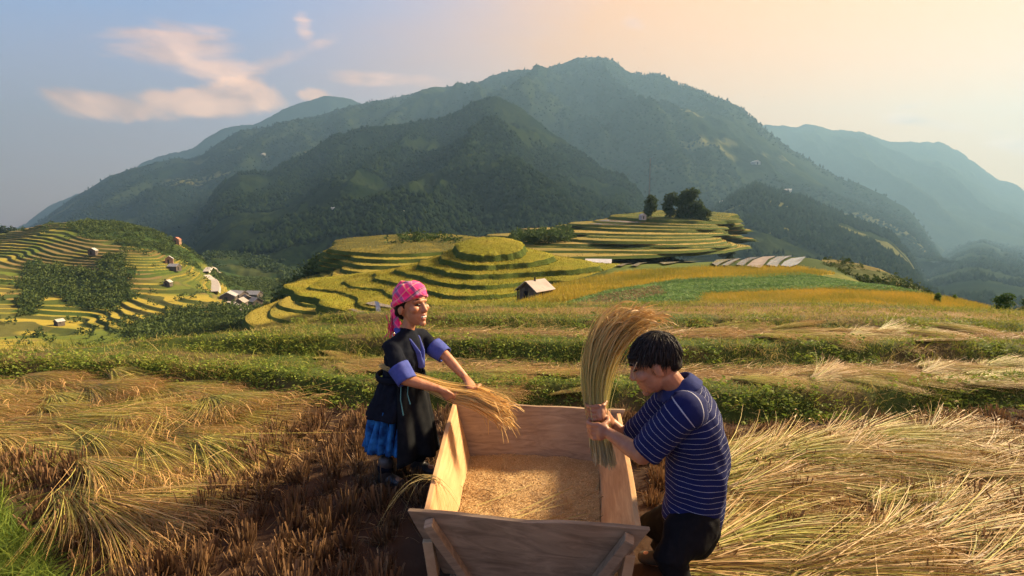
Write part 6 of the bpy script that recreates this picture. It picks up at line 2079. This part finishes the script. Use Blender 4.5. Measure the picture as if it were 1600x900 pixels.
    tr_ = blob('trousers', [('t', [pelv + U * .05, pelv - U * .03, pelv - U * .08], [(.138, .168), (.142, .172), (.125, .15)], tuple(S)),
                            ('t', [hipL, (hipL + knL) / 2, knL, (knL * .5 + ftL * .5) + U * .03, ftL + U * .10], [.118, .102, .086, .076, .070]),
                            ('t', [hipR, (hipR + knR) / 2, knR, (knR * .5 + ftR * .5) + U * .03, ftR + U * .10], [.118, .102, .086, .076, .070])], .009, 4, M_tr, **B)
    displace(tr_.data, .010, 12, 6); displace(tr_.data, .004, 30, 7)
    M_shoe = mat('canvas_shoe', (0.03, 0.03, 0.025), rough=.8, noise=(25, .8, (0.07, 0.045, 0.03), 4))
    for ft in (ftL, ftR):
        blob('shoe', [('t', [ft + U * .045 - F * .05, ft + U * .048 + F * .03, ft + U * .034 + F * .14], [(.044, .040), (.048, .040), (.040, .028)])], .007, 2, M_shoe, **B)
    # a straw on his cheek
    # the raised bundle
    bp = [P(944, 728, 2.60), P(940, 700, 2.60), P(934, 665, 2.62), P(927, 620, 2.65), P(932, 575, 2.68), P(948, 530, 2.71), P(974, 499, 2.73), P(1014, 482, 2.75)]
    G = ((0.30, 0.27, 0.16), (0.46, 0.40, 0.24), (0.34, 0.31, 0.09), (0.52, 0.43, 0.16), (0.48, 0.29, 0.10), (0.58, 0.38, 0.15))
    o, e, d = stalks('rice_bundle', bp, [.052, .046, .032, .048, .066, .082, .098, .125], 1000, G, seed=31, width=.0042, base=base, ragged=.10, nseg=12)
    o.location = base
    tag(o, 'tall bundle of rice stalks raised beside the head of the person in striped shirt', 'rice bundle')
    ears_at(e, d, o, base, 6, 420, ((0.46, 0.27, 0.09), (0.60, 0.40, 0.16)))
    s0 = q(.098, .028, -.020)
    blob('straw_on_cheek', [('t', [s0, q(.085, .060, .012), q(.050, .092, .050)], [.0016, .0016, .0016])], .0012, 0, mat('straw_piece', (.6, .48, .3)), **B)
build_man()
# ------------------------------------------------------------------ air: one box of even haze round everything
def build_haze():
    V = np.array([(x, y, z) for x in (-7600, 7600) for y in (-60, 6100) for z in (-190, 1330)], float)
    F = np.array([(0, 1, 3, 2), (4, 6, 7, 5), (0, 4, 5, 1), (2, 3, 7, 6), (0, 2, 6, 4), (1, 5, 7, 3)])
    m = bpy.data.materials.new('haze_air')
    m.use_nodes = True
    nt = m.node_tree
    nt.nodes.clear()
    out = nt.nodes.new('ShaderNodeOutputMaterial')
    v = nt.nodes.new('ShaderNodeVolumePrincipled')
    v.inputs['Color'].default_value = (0.23, 0.41, 0.62, 1)
    v.inputs['Density'].default_value = 0.00017
    v.inputs['Anisotropy'].default_value = 0.3
    nt.links.new(v.outputs[0], out.inputs['Volume'])
    o = link('haze', mesh_np('haze', V, F, m))
    tag(o, kind='stuff')
    o['label'] = 'pale haze hanging in the valley air'
    o['category'] = 'haze'
build_haze()
